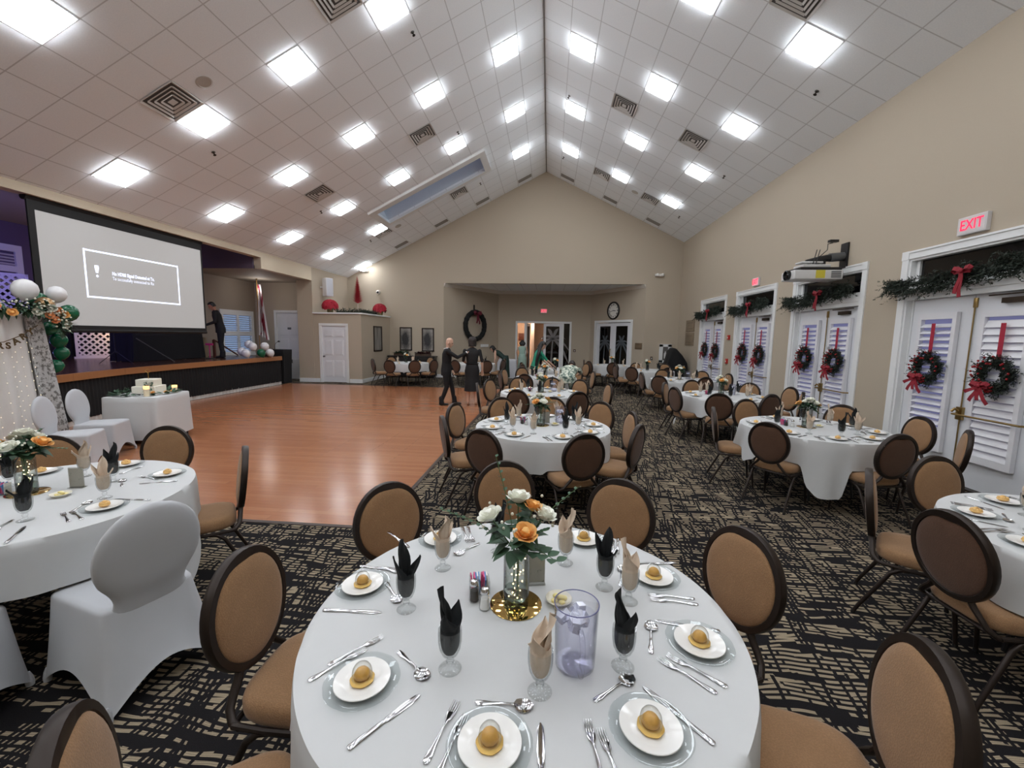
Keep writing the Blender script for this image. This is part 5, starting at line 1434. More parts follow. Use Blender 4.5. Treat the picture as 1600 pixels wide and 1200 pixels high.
# flag
t = thing('state_flag', 'white flag with crimson saltire furled on a gold tipped pole', 'flag', (-10.3, 14.2, 0.0))
obj('pole', MB().tube([(0, 0, .03), (0, 0, 3.62)], .014, 8), plain('flag_pole_oak', (150, 112, 62), .4), t)
obj('base', MB().lathe([(0, 0), (.17, 0), (.17, .02), (.05, .05), (.02, .09), (0, .09)], 20), M_BRASS, t)
obj('finial', MB().lathe([(.015, 3.60), (.03, 3.64), (.02, 3.68), (.05, 3.74), (.02, 3.82), (0, 3.86)], 10), M_BRASS, t)
obj('cord', MB().tube([(0, 0, 3.58), (.03, -.03, 3.2), (.05, -.03, 2.9)], .008, 6), plain('gold_cord', (190, 160, 90), .6), t)
f = MB(); g = []
for i in range(22):
    v = i/21; row = []
    for j in range(25):
        u = j/24; row.append((.02 + u*(.10 + .12*v)*1.0 + .03*sin(u*19 + v*2)*min(1, v*3 + .2), .05*sin(u*23 + 1 + v*1.5)*(.3 + v) + u*(.04 + .10*v), 3.45 - v*1.75 - .20*u*v + .0))
    g.append(row)
f.loft(g, False, False, closed=False)
nt = NT('flag_saltire'); sx = nt.new('ShaderNodeSeparateXYZ'); nt.link(nt.coord('Generated'), sx.inputs[0])
d1 = nt.math('ABSOLUTE', nt.math('SUBTRACT', sx.outputs[0], nt.math('MULTIPLY_ADD', sx.outputs[2], .55, .12))); d2 = nt.math('ABSOLUTE', nt.math('SUBTRACT', nt.math('ADD', sx.outputs[0], nt.math('MULTIPLY', sx.outputs[2], .75)), .86))
nt.set(nt.mix(nt.math('LESS_THAN', nt.math('MINIMUM', d1, d2), .085), srgb(206, 200, 200), srgb(138, 30, 52)), .8)
obj('cloth', f, nt.m, t, smooth=80)
# stage odds and ends
t = thing('microphone_stand', 'black tripod microphone stand in front of the lattice panel', 'stand', (-10.6, 9.42, SZ))
obj('pole', MB().tube([(0, 0, .25), (0, 0, 1.25)], .012, 8), M_PRD, t)
obj('boom', MB().tube([(0, 0, 1.20), (.0, -.02, 1.22), (.35, .1, .9)], .009, 6), M_PRD, t)
for a in (.3, 2.4, 4.5): obj('leg', MB().tube([(0, 0, .30), (.34*cos(a), .34*sin(a), .008)], .009, 6), M_PRD, t)
t = thing('speaker_stand_pole', 'dark slanting pole leaning from the stage edge', 'pole', (-9.75, 10.15, SZ)); obj('shaft', MB().tube([(0, 0, .012), (-.25, -.75, .62)], .012, 6), M_PRG, t)
t = thing('hand_rail', 'brown wooden hand rail down from the stage beside the shuttered window', 'rail', (-10.65, 12.55, SZ))
obj('rail', MB().tube([(0, 0, .55), (.0, 1.0, .02)], .03, 8, flat=.7), plain('rail_mahogany', (92, 48, 36), .4), t); obj('post', MB().box(-.03, .03, -.03, .03, 0, .55), plain('rail_mahogany', (92, 48, 36), .4), t)
t = thing('music_stand', 'pink stand at the back of the stage by the suited man', 'stand', (-10.10, 11.72, SZ))
obj('pole', MB().tube([(0, 0, 0.02), (0, 0, .40)], .014, 8), plain('pink_plastic', (190, 40, 110), .4), t); obj('base', MB().lathe([(0, 0), (.14, 0), (.12, .02), (0, .03)], 16), M_PRD, t); obj('tray', MB().box(-.11, .11, -.02, .02, .40, .46), plain('pink_plastic', (190, 40, 110), .4), t, smooth=0)
t = thing('folded_rug', 'pale rolled rug standing on end behind the suited man', 'rug', (-10.88, 12.40, SZ)); obj('roll', MB().lathe([(0, 0), (.10, 0), (.11, .3), (.09, .62), (0, .62)], 14), plain('rug_beige', (150, 132, 110), .9), t)
t = thing('stage_speaker', 'tall black loudspeaker on a pole beside the tall violet lattice', 'speaker', (-11.45, 7.40, SZ + .001), radians(60))
obj('cabinet', bevel(MB().box(-.20, .20, -.18, .18, 1.25, 1.92), .02), M_PRD, t); obj('pole', MB().tube([(0, 0, 0), (0, 0, 1.26)], .02, 8), M_PRD, t); obj('base', MB().lathe([(0, 0), (.25, 0), (.22, .02), (0, .03)], 20), M_PRD, t)
# wall speaker
t = thing('wall_speaker', 'tall white loudspeaker on a bracket above the poinsettia', 'speaker', (XL + .30, 15.15, 3.47), radians(62))
obj('cabinet', bevel(MB().box(-.14, .14, -.13, .13, -.33, .33), .02), plain('speaker_white', (206, 206, 208), .5), t)
obj('grille', MB().box(-.12, .12, -.14, -.13, -.31, .31), plain('speaker_grille', (176, 178, 184), .7, var=.15, scale=300), t, smooth=0)
obj('bracket', MB().tube([(0, .12, 0), (-.12, .27, .0)], .03, 8), plain('speaker_white', (206, 206, 208), .5), t)
# ledge decorations
def poinsettia(loc, label):
    r_ = random.Random(int(loc[1]*100)); t = thing('poinsettia', label, 'plant', loc)
    obj('pot', MB().lathe([(0, 0), (.10, 0), (.13, .16), (.12, .16), (0, .14)], 18), plain('pot_foil', (120, 108, 70), .4, .4), t)
    f = MB()
    for k in range(48):
        a = r_.uniform(0, 6.28); e = r_.uniform(-.25, 1.45); c_ = Vector((.25*cos(a)*cos(e), .25*sin(a)*cos(e), .25 + .20*sin(e))); c_n = (c_ - Vector((0, 0, .2))).normalized(); o1 = c_n.orthogonal().normalized(); o2 = c_n.cross(o1)
        for j in range(6): leaf(f, c_, o1*cos(j*1.05) + o2*sin(j*1.05) + c_n*.35, .13, .085, .35, c_n)
    obj('bract', f, plain('poinsettia_red', (164, 16, 42), .7, var=.3), t, smooth=80)
    f = MB()
    for k in range(20):
        a = r_.uniform(0, 6.28); leaf(f, (.05*cos(a), .05*sin(a), .16), (cos(a), sin(a), .2), .22, .09, .3)
    obj('leaves', f, M_LEAF, t, smooth=80)
poinsettia((CX0 + .48, CY + .32, 2.531), 'red poinsettia on the closet ledge below the wall speaker')
poinsettia((CX1 - .16, YB - .62, 2.531), 'red poinsettia on the closet ledge above the framed prints')
t = thing('ledge_garland', 'thin dark evergreen garland along the closet ledge', 'garland', (0, 0, 2.531)); f = MB()
path2 = along([(CX0 + .86, CY + .06), (CX1 - .05, CY + .06), (CX1 - .05, YB - 1.25)], .05)
for i, (x, y) in enumerate(path2):
    for k in range(5): spray(f, (x, y, .035), (rnd.uniform(-1, 1), rnd.uniform(-1, 1), rnd.uniform(-.1, 1.1)), rnd.uniform(.08, .17), 9, .05, .009, rnd)
f.tube([(x, y, .02) for x, y in path2[::3]], .018, 6)
obj('foliage', f, M_PINE, t, smooth=0)
t = thing('feather_tree', 'slim red feather tree on the ledge in the corner', 'ornament', (-7.95, YB - .32, 2.531)); f = MB()
for i in range(26):
    v = i/25; z = .50 + .86*1.25*v; r_ = .24*(1 - v)**.8*(.9 + .1*sin(i*9)) + .02
    for k in range(26):
        a = 2*pi*k/26 + i*.37; d = Vector((cos(a), sin(a), .55)); q = Vector((0, 0, z)); e = q + d*r_; s_ = Vector((-sin(a), cos(a), 0))*.014
        f.add([q, q + d*r_*.5 + s_, e, q + d*r_*.5 - s_], [(0, 1, 2, 3)])
obj('foliage', f, plain('feather_red', (170, 44, 56), .8, var=.3), t, smooth=0); obj('trunk', MB().tube([(0, 0, .0), (0, 0, 1.5)], .012, 6), plain('trunk_white', (200, 190, 180), .6), t); obj('base', MB().lathe([(0, 0), (.09, 0), (.08, .03), (0, .04)], 12), M_PRD, t)
# low dark cabinet with plants under the pictures
t = thing('console_cabinet', 'low black console against back wall under the framed prints', 'cabinet', (-5.65, 17.06, 0))
f = MB().box(-1.0, 1.0, -.24, .24, .86, .91).box(-.97, .97, -.22, .22, .08, .86).box(-.97, -.90, -.22, -.15, 0, .08).box(.90, .97, -.22, -.15, 0, .08)
obj('body', bevel(f, .006), plain('console_black', (22, 20, 20), .4), t)
for x in (-.48, .48): obj('door', MB().box(x-.44, x+.44, -.235, -.222, .12, .82), plain('console_black', (22, 20, 20), .4), t, smooth=0); obj('knob', MB().ball((x + (.38 if x < 0 else -.38), -.25, .5), .015, n=8, m=6), M_BRASS, bpy.data.objects[[o_.name for o_ in t.children][-1]])
for x, m, lb_ in ((-.45, M_LEAF, 'trailing green leafed plant box on the black console'), (.45, plain('burgundy_leaf', (70, 30, 34), .6, var=.4), 'burgundy leafed plant box on the black console')):
    t = thing('planter', lb_, 'plant', (-5.65 + x, 17.06, .911)); obj('trough', MB().box(-.32, .32, -.10, .10, 0, .10), plain('trough_brown', (70, 52, 40), .6), t, smooth=0); f = MB()
    for k in range(150): leaf(f, (rnd.uniform(-.27, .27), rnd.uniform(-.08, .08), .1), (rnd.uniform(-1, 1), rnd.uniform(-1, .6), rnd.uniform(.1, 1)), rnd.uniform(.08, .17), .06, .5)
    obj('leaves', f, m, t, smooth=80)
# black draped bulk in the far corner
t = thing('draped_cover', 'tall black cloth covered bulk peaking in the far corner', 'covered object', (4.63, 15.95, 0)); f = MB(); rings = []
prof = [(-.46, .0), (-.48, .36), (-.43, .66), (-.31, 1.00), (-.19, 1.34), (-.12, 1.45), (-.01, 1.43), (.20, 1.20), (.38, .92), (.46, .50), (.46, .0)]
for y, q in ((-.30, .90), (-.26, 1.0), (.0, 1.03), (.26, 1.0), (.30, .90)):
    ring = []
    for i, (x, z) in enumerate(prof):
        ring.append((x*q + .015*sin(i*2.1 + y*9), y + .03*sin(i*1.7), max(.002, z*(q*.5 + .5))))
    rings.append(ring)
f.loft(rings); obj('cloth', f, M_BLACKC, t, smooth=70)
# serving table in the alcove
draped_table((-1.77, 18.0, 0), 0, .82, .62, .80, 'skirted serving table in front of the alcove wall', plain('skirt_white', (196, 198, 204), .8), 'serving table', .01, 40, .010)

# ------------------------------------------------------------------ cake table, cake, candles, greenery
t = draped_table((-6.53, 6.26, 0), radians(12), .80, .83, .755, 'small square cake table under a white cloth to the floor', M_CLOTH, 'cake table', .04, 14, .014, z0=.085)
for sx in (-1, 1):
    for sy in (-1, 1): obj('leg', MB().tube([(sx*.34, sy*.33, .745), (sx*.35, sy*.34, 0)], .014, 8), M_STEEL, t)
M_ICING = plain('ivory_icing', (232, 230, 218), .5)
t = thing('wedding_cake', 'two tier white cake with green vine trim on the small table', 'cake', (-6.60, 6.36, .757), .3)
obj('board', MB().lathe([(0, 0), (.19, 0), (.19, .012), (0, .012)], 32), plain('cake_board', (200, 200, 196), .4), t)
def rbox(s_, z0, z1): return bevel(MB().box(-s_, s_, -s_, s_, z0, z1), .018, 3)
obj('lower_tier', rbox(.165, .012, .125), M_ICING, t); obj('upper_tier', rbox(.125, .125, .235), M_ICING, t)
f = MB()
for k in range(46): leaf(f, (.02 + .11*rnd.random(), -.135 - .03*(rnd.random() > .5), .03 + rnd.uniform(0, .2)), (rnd.uniform(-1, 1), -.5, rnd.uniform(-.6, .8)), .045, .022, .2)
obj('vine', f, M_LEAF, t, smooth=80)
obj('cake_topper', MB().tube([(0, 0, .235), (.0, 0, .33), (.04, 0, .37), (0, 0, .40), (-.04, 0, .37), (0, 0, .33)], .004, 5), plain('topper_gold', (190, 160, 90), .3, .8), t)
M_WAX = plain('candle_wax', (236, 222, 190), .5); M_CGLOW = emit('candle_glow', (255, 196, 120), 2.2)
for p, h_, w_ in (((-6.30, 6.02), .16, 'front candle of the cake table, taller'), ((-6.30, 6.52), .12, 'small candle beside the cake on the side away from the arch')):
    t = thing('pillar_candle', 'lit ivory ' + w_, 'candle', (*p, .757)); obj('wax', MB().lathe([(0, 0), (.038, 0), (.038, h_*.72), (.034, h_*.72), (0, h_*.70)], 18), M_WAX, t)
    obj('glowing_top', MB().lathe([(.038, h_*.72), (.038, h_), (.030, h_ - .008), (0, h_ - .02)], 18), M_CGLOW, t)
t = thing('flower_runner', 'eucalyptus and apricot roses lying round the cake base', 'flowers', (-6.52, 6.20, .757)); f = MB()
for k in range(170):
    a = rnd.uniform(0, 6.28); q_ = rnd.uniform(1.30, 1.45); leaf(f, (-.08 + .28*cos(a)*q_, .12 + .28*sin(a)*q_, .012), (rnd.uniform(-1, 1), rnd.uniform(-1, 1), rnd.uniform(.1, .5)), .10, .05, .2)
obj('leaves', f, M_LEAF, t, smooth=80)
for i, (x, y) in enumerate(((.14, .0), (.25, .12), (.26, .22))): obj('rose', rose(MB(), (x, y, .035), .032, (0, -.4, 1), 50 + i), M_ROSEO, t, smooth=80)

# ------------------------------------------------------------------ flower arch behind the couple's chairs
AXX, AY1 = -7.22, 5.53
t = thing('backdrop_arch', 'white draped fabric backdrop with lace edge behind the covered chairs', 'backdrop', (0, 0, 0)); 
def fab(u, v, gap=0):                         # u 0..1 from the far front end to the stage end, v 0 bottom..1 top
    y = 3.4 + (AY1 - 3.4)*u - (.0 if u < .8 else (u - .8)/.2*.14*v)
    top = 1.98 + .06*sin(pi*u)
    return (AXX + .04*sin(u*46)*(1 - .4*v) + .03*sin(u*17 + 2) + gap + (.10 - .10*v), y, .015 + (top - .015)*v)
n_u = 150
obj('curtain', MB().loft([[fab(i/n_u, j/8) for i in range(n_u + 1)] for j in range(9)], False, False, closed=False), plain('sheer_white', (216, 214, 212), .8, var=.03), t, smooth=80)
nt = NT('lace_grey'); nz = nt.noise(nt.mapping(nt.coord(), scale=(1, 1, .6)), 26, 4, .75)
nt.set(nt.mix(nt.ramp(nz, [(.50, 0.0), (.56, 1.0)]), srgb(188, 188, 188), srgb(112, 110, 108)), .9)
obj('lace_panel', MB().loft([[fab(.875 + .125*i/24, j/8, .035) for i in range(25)] for j in range(9)], False, False, closed=False), nt.m, t, smooth=80)
obj('frame', MB().tube([(AXX - .05, AY1 - .02, 0), (AXX - .05, AY1 - .14, 1.95), (AXX - .05, 5.0, 2.03), (AXX - .05, 4.2, 2.05), (AXX - .05, 3.4, 1.95), (AXX - .05, 3.35, 0)], .018, 8), plain('arch_gold', (150, 130, 84), .35, .7), t)
t = thing('light_curtain', 'strands of tiny warm lights on the white backdrop', 'string lights'); f, g = MB(), MB()
for i in range(11):
    u = .50 + .038*i; pts = [fab(u, v/10*.84, .055) for v in range(0, 11)]; g.tube(pts, .0012, 4)
    for k in range(12): 
        q = fab(u, .05 + .066*k + .02*sin(i*3), .06); f.ball(q, .004, n=6, m=4)
obj('wire', g, plain('wire_silver', (200, 200, 200), .4), t); o = obj('bulb', f, emit('fairy_soft', (255, 232, 190), 3.5), t); o['kind'] = 'stuff'
t = thing('anniversary_banner', 'gold glitter letter garland across the white backdrop', 'banner'); f = MB()
LET = 'ERSARY'; M_GLIT = plain('glitter_brown', (96, 78, 52), .4, .5, var=.5, scale=300)
pts = [(AXX + .19, 4.60, 1.58), (AXX + .19, 4.85, 1.61), (AXX + .19, 5.05, 1.70), (AXX + .19, 5.24, 1.84)]
obj('string', MB().tube(pts, .005, 5), M_GLIT, t)
for k, ch in enumerate(LET):
    y = 4.72 + .085*k; z = 1.56 + (0 if y < 4.9 else (y - 4.9)*.75)
    ang_ = 0 if y < 4.9 else .5
    obj('letter', text_mb(ch, .115, .003, bold=.004).xf(Matrix.Translation((AXX + .195, y, z)) @ Matrix.Rotation(ang_, 4, 'X') @ RSC), M_GLIT, t, smooth=0)
t = thing('arch_flowers', 'garland of white and peach roses with ferns topping the backdrop', 'flowers', (AXX + .10, 0, 0)); f, w_ = MB(), MB()
path3 = [(0, 4.3, 2.02), (0, 4.7, 2.06), (.03, 5.0, 2.08), (.04, 5.2, 2.09), (.06, 5.38, 2.06), (.08, 5.50, 1.95), (.08, 5.54, 1.78)]
for k in range(420):
    i = rnd.uniform(0, 5.99); a, b = Vector(path3[int(i)]), Vector(path3[int(i)+1]); q = a.lerp(b, i % 1) + Vector((rnd.uniform(-.02, .05), rnd.uniform(-.06, .06), rnd.uniform(-.06, .06)))
    leaf(f, q, (rnd.uniform(-.3, 1), rnd.uniform(-1, 1), rnd.uniform(-1, .8)), rnd.uniform(.08, .16), .04, .3)
    if k % 3 == 0: w_.ball(q + Vector((.05, rnd.uniform(-.06, .06), rnd.uniform(-.06, .07))), .014, n=7, m=5)
obj('leaves', f, M_LEAF, t, smooth=80); obj('filler_blossom', w_, M_BUD, t)
M_PEACH = plain('peach_rose', (222, 148, 96), .7, var=.15)
for i, (y, z, k) in enumerate(((4.55, 2.02, 'w'), (4.78, 2.08, 'p'), (4.95, 2.0, 'o'), (5.22, 2.02, 'w'), (5.36, 1.98, 'p'), (5.42, 1.92, 'p'), (5.47, 2.05, 'p'), (5.55, 2.00, 'o'), (5.40, 2.08, 'w'), (5.56, 1.86, 'w'))):
    obj('rose', rose(MB(), (.13, y, z), .052, (1, -.5, .3), 80 + i), {'w': M_ROSEW, 'p': M_PEACH, 'o': M_ROSEO}[k], t, smooth=80)
for c_, r, m, lb_ in (((AXX-.02, 5.29, 2.32), 0.140, M_BW, 'white balloon on top of the flower arch'), ((AXX-.10, 5.73, 2.30), 0.116, M_BW, 'white balloon on the stage side of the flower arch'), ((AXX+.05, 5.45, 2.12), 0.112, M_BGOLD, 'gold balloon among the arch roses'),
                   ((AXX-.20, 5.56, 2.20), 0.112, M_BG, 'dark green balloon between the two white arch balloons'), ((AXX+.02, 5.77, 2.03), 0.116, M_BG, 'glossy green balloon beside the apricot arch roses'),
                   ((AXX-.10, 5.60, 1.80), 0.093, M_BG, 'green balloon under the arch roses, uppermost of its column'), ((AXX-.08, 5.68, 1.62), 0.102, M_BG, 'green balloon under the arch roses, second down its column'),
                   ((AXX-.08, 5.70, 1.43), 0.093, M_BG, 'green balloon under the arch roses, third down its column'), ((AXX-.09, 5.62, 1.24), 0.093, M_BG, 'green balloon under the arch roses, lowest of its column'), ((AXX-.04, 4.86, 2.26), 0.112, M_BW, 'white balloon at the picture edge above the flower arch')):
    balloon(c_, r, m, lb_, None, (.1, -.3, -.9))
COVER((-6.24, 4.62, 0.006), -pi/2 + .50, 'white covered chair before the backdrop, the one beside its lace edge in front', 'covered chairs')
COVER((-6.58, 5.27, 0.006), -pi/2 + .40, 'white covered chair before the stage skirt, beside the cake table', 'covered chairs')
# ------------------------------------------------------------------ people
M_SKIN = plain('skin_light', (204, 164, 142), .55, var=.05); M_SKIN2 = plain('skin_tan', (172, 122, 96), .55, var=.05)
M_SUIT = plain('black_suit', (17, 17, 20), .85, var=.15); M_BDRESS = plain('black_dress', (24, 23, 25), .8, var=.2); M_SHOE = plain('black_shoe', (12, 12, 12), .3)
M_HAIRB = plain('dark_brown_hair', (36, 26, 22), .6, var=.3, scale=60); M_HAIRK = plain('black_hair', (16, 13, 12), .5, var=.4, scale=60)
M_GREEN = plain('emerald_top', (16, 128, 100), .7); M_MINT = plain('mint_dress', (150, 176, 164), .7); M_DGREEN = plain('dark_green_dress', (18, 44, 38), .7); M_REDTOP = plain('red_top', (150, 26, 36), .7)
nt = NT('palm_print_shirt'); nv = nt.noise(nt.coord(), 17, 3, .7)
nt.set(nt.ramp(nv, [(.40, srgb(214, 214, 200)), (.50, srgb(150, 164, 150)), (.60, srgb(60, 84, 78))]), .8); M_PRINT = nt.m

def person(label, loc, rz, bend=0, turn=0, arms=None, legs=None, cloth=None, head=(0, 0, 0), skirt=None, hair=None, hair_mat=None, skin=None, k=1.0, jacket=False, bare=False, sleeves=1.0, spine_yaw=0):
    """One continuous body: capsules and lofts fused by a voxel remesh, coloured by the nearest limb."""
    skin = skin or M_SKIN; cl = dict(top=M_SUIT, leg=M_SUIT, foot=M_SHOE); cl.update(cloth or {})
    mats = [skin, cl['top'], cl['leg'], cl['foot']]
    mb = MB(); segs = []                      # (a, b, ra, rb, slot)
    HIP = Vector((0, 0, .92))
    B = Matrix.Translation(HIP) @ Matrix.Rotation(spine_yaw, 4, 'Z') @ Matrix.Rotation(-bend, 4, 'X') @ Matrix.Translation(-HIP)
    def U(*p): return B @ Vector(p)
    def cap(a, b, ra, rb, slot): mb.capsule(a, b, ra, rb); segs.append((Vector(a), Vector(b), ra, rb, slot))
    st_ = [(.80, .150, .105), (.92, .165, .115), (1.02, .150, .105), (1.10, .138, .098), (1.22, .155, .108), (1.33, .172, .112), (1.40, .170, .095), (1.45, .11, .075), (1.48, .058, .058)]
    if jacket: st_ = [(.78, .185, .135), (.92, .185, .135), (1.02, .172, .125), (1.10, .165, .118), (1.22, .180, .125), (1.33, .195, .125), (1.41, .190, .10), (1.455, .12, .08), (1.48, .065, .065)]
    rings = []
    for z, a, b in st_:
        q = B if z > .92 else Matrix.Identity(4)
        if bend > .6 and z < .92: a, b = a, b*1.1
        rings.append([q @ Vector((a*cos(t_), b*sin(t_), z)) for t_ in [2*pi*i/24 for i in range(24)]])
    mb.loft(rings)
    for (z0, a0, b0), (z1, a1, b1) in zip(st_[:-1], st_[1:]):
        q = B if z0 > .90 else Matrix.Identity(4); slot = 0 if (bare and z0 > 1.33) or z0 > 1.445 else (1 if z0 > .88 or jacket or skirt else 2)
        for x in (-.5, 0, .5): segs.append((q @ Vector((x*a0, 0, z0)), q @ Vector((x*a1, 0, z1)), b0, b1, slot))
    nk, hd = U(0, .01, 1.47), U(0, .025, 1.56)
    cap(nk, hd, .055, .052, 0)
    HM = Matrix.Translation(U(0, .02, 1.53)) @ B.to_3x3().to_4x4() @ Matrix.Rotation(head[2], 4, 'Z') @ Matrix.Rotation(head[0], 4, 'X') @ Matrix.Rotation(head[1], 4, 'Y')
    hm = MB(); rr = []
    for z, w_, f_, b_ in ((-.045, .030, .060, .02), (-.035, .045, .078, .05), (-.01, .056, .088, .072), (.03, .066, .088, .088), (.065, .072, .086, .096), (.10, .074, .088, .098), (.135, .070, .082, .094), (.165, .056, .064, .078), (.185, .034, .036, .048), (.193, .010, .01, .014)):
        rr.append([(w_*cos(t_), (f_ if sin(t_) > 0 else b_)*sin(t_), z + .03) for t_ in [2*pi*i/24 for i in range(24)]])
    hm.loft(rr)
    hm.tube([(0, .084, .115), (0, .098, .085), (0, .110, .066), (0, .086, .056)], [.008, .011, .015, .008], 8)          # nose
    hm.tube([(-.028, .078, .030), (0, .092, .032), (.028, .078, .030)], [.006, .010, .006], 8)                       # lips
    hm.tube([(-.05, .072, .122), (-.02, .088, .126), (.02, .088, .126), (.05, .072, .122)], .008, 8)                 # brow
    for s_ in (-1, 1): hm.ball((s_*.074, -.005, .085), .012, .022, .034, 10, 8)
    hm.xf(HM); mb.add(hm.v, hm.f); segs.append((HM @ Vector((0, 0, .02)), HM @ Vector((0, 0, .17)), .09, .09, 0))
    A = {'L': [(-.20, 0, 1.405), (-.235, -.02, 1.13), (-.235, .05, .89)], 'R': [(.20, 0, 1.405), (.235, -.02, 1.13), (.235, .05, .89)]}
    if arms: A.update(arms)
    for sd, s_ in (('L', -1), ('R', 1)):
        sh, el, wr = [Vector(p) if i and len(A[sd]) > 3 else U(*p) for i, p in enumerate(A[sd][:3])]
        cap(sh, el, .058 if jacket else .048, .046 if jacket else .038, 1 if sleeves > 0 and not bare else 0)
        if sleeves < .7 and not bare:
            segs[-1] = (sh, sh.lerp(el, sleeves*1.4), .05, .05, 1); segs.append((sh.lerp(el, sleeves*1.4 + .05), el, .045, .04, 0))
        cap(el, wr, .045 if jacket else .037, .036 if jacket else .026, 1 if sleeves >= 1 and not bare else 0)
        d = (wr - el).normalized(); pm = wr + d*.085; side = d.cross(Vector((0, 0, 1))); side = side.normalized() if side.length > .2 else Vector((0, 1, 0)); nrm = side.cross(d)
        for o_ in (-.022, 0, .022): cap(wr + d*.015 + side*o_*.6, pm + side*o_, .017, .013, 0)
        for i, L in enumerate((.062, .074, .070, .054)):
            o_ = side*(-.030 + .020*i); m_ = pm + o_ + d*L*.5 + nrm*.004; cap(pm + o_*.9, m_, .0105, .0095, 0); cap(m_, m_ + d*L*.45 - nrm*.016, .0095, .0085, 0)
        th_ = wr + d*.03 - side*.028*s_; cap(th_, th_ + d*.035 - side*.028*s_, .0125, .011, 0); cap(th_ + d*.035 - side*.028*s_, th_ + d*.068 - side*.034*s_, .011, .009, 0)
    Lg = {'L': [(-.095, 0, .88), (-.10, .015, .48), (-.10, -.02, .085)], 'R': [(.095, 0, .88), (.10, .015, .48), (.10, -.02, .085)]}
    if legs: Lg.update(legs)
    lslot = 2
    for sd in 'LR':
        h, kn, an = [Vector(p) for p in Lg[sd]]
        cap(h, kn, .098, .062, 2 if not skirt else 0); cap(kn, kn.lerp(an, .35), .060, .058, 2 if not skirt else 0); cap(kn.lerp(an, .35), an, .058, .042 if not skirt else .034, 2 if not skirt else 0)
        if not skirt: cap(an + Vector((0, 0, .10)), an + Vector((0, .01, -.02)), .062, .066, 2)
        fw = Vector((0, 1, 0)); cap(an + Vector((0, -.025, -.045)), an + fw*.10 + Vector((0, 0, -.052)), .038, .034, 3); cap(an + fw*.10 + Vector((0, 0, -.052)), an + fw*.165 + Vector((0, 0, -.058)), .034, .027, 3)
    if skirt:
        hem, wd = skirt; rr = []
        for i in range(9):
            v = i/8; z = 1.06 + (hem - 1.06)*v; a = .150 + (wd - .150)*v**.8 + .018*sin(pi*min(1, v*2.2)); b = a*.78
            rr.append([(a*(1 + .03*v*sin(7*t_))*cos(t_), b*(1 + .03*v*sin(7*t_))*sin(t_), z) for t_ in [2*pi*j/32 for j in range(32)]])
        mb.loft(rr)
        for x in (-.6, -.2, .2, .6): segs.append((Vector((x*.15, 0, 1.0)), Vector((x*wd, 0, hem)), .13, wd*.7, 1))
    me0 = mb.mesh('raw', 0); o = bpy.data.objects.new('raw', me0); C.objects.link(o)
    m = o.modifiers.new('r', 'REMESH'); m.mode = 'VOXEL'; m.voxel_size = .0085
    m = o.modifiers.new('s', 'SMOOTH'); m.factor = .5; m.iterations = 3
    dgp = bpy.context.evaluated_depsgraph_get(); me = bpy.data.meshes.new_from_object(o.evaluated_get(dgp)); bpy.data.objects.remove(o)
    me.name = 'person'; me.shade_smooth()
    nf = len(me.polygons); cen = np.empty(nf*3); me.polygons.foreach_get('center', cen); cen = cen.reshape(-1, 3)
    best = np.full(nf, 1e9); slot = np.zeros(nf, int)
    for a, b, ra, rb, s_ in segs:
        a, b = np.array(a), np.array(b); ab = b - a; L2 = max(1e-9, ab @ ab); t_ = np.clip((cen - a) @ ab/L2, 0, 1)
        dist = np.linalg.norm(cen - a - t_[:, None]*ab, axis=1) - (ra + (rb - ra)*t_)
        q = dist < best; best[q] = dist[q]; slot[q] = s_
    if skirt: slot[(cen[:, 2] < skirt[0] + .004) & (slot == 1)] = 0
    for q in mats: me.materials.append(q)
    me.polygons.foreach_set('material_index', slot.astype(np.int32))
    o = bpy.data.objects.new('person', me); C.objects.link(o); o.location = loc; o.rotation_euler.z = rz; o.scale = (k, k, k)
    tag(o, label, 'person')
    for s_ in (-1, 1):
        e = MB().ball(HM @ Vector((s_*.030, .078, .108)), .011, n=8, m=6); obj('eye', e, plain('eye_dark', (40, 32, 28), .2), o)
    if hair:
        f = MB(); rr = []
        low, puff = hair.get('low', .02), hair.get('puff', .012)
        for i in range(12):
            v = i/11; z = low + (.228 - low)*v; zz = max(0, min(1, (z - .03)/.165)); w0 = .074*sqrt(max(.02, 1 - max(0, (z - .13)/.10)**2)) + puff; b0 = .098*sqrt(max(.02, 1 - max(0, (z - .13)/.10)**2)) + puff
            f0 = (.088*sqrt(max(.02, 1 - max(0, (z - .13)/.10)**2)) + puff*.8) if z > .155 else -.012
            rr.append([(w0*(1 + .05*sin(5*t_ + i))*cos(t_), (f0 if sin(t_) > 0 else b0*(1 + .06*sin(7*t_ + i*2)))*sin(t_), z) for t_ in [2*pi*j/30 for j in range(30)]])
        f.loft(rr)
        if hair.get('long'):
            L = hair['long']; rr = []
            IV = HM.inverted(); p0 = HM @ Vector((0, -.055, .13)); bk_ = (HM.to_3x3() @ Vector((0, -1, 0))); bk_.z = 0; bk_ = bk_.normalized() if bk_.length > .05 else Vector((0, -1, 0)); sd_ = Vector((bk_.y, -bk_.x, 0))
            for i in range(10):                       # falls straight down from the crown whatever the head's tilt
                v = i/9; c_ = p0 + Vector((0, 0, -L*v)) + bk_*(.035*sin(pi*min(1, v*.9)) + .02 + hair.get('back', 0)*v) - sd_*hair.get('side', 0)*min(1, v*2.5); a = .10 + .06*sin(pi*min(1, v*1.3)) - .03*v
                rr.append([IV @ (c_ + sd_*a*(1 + .08*sin(6*t_ + i))*cos(t_) + bk_*.05*(1 - .3*v)*sin(t_)) for t_ in [2*pi*j/24 for j in range(24)]])
            f.loft(rr)
        f.xf(HM); obj('hair', f, hair_mat or M_HAIRB, o, smooth=70)
    return o, HM, U
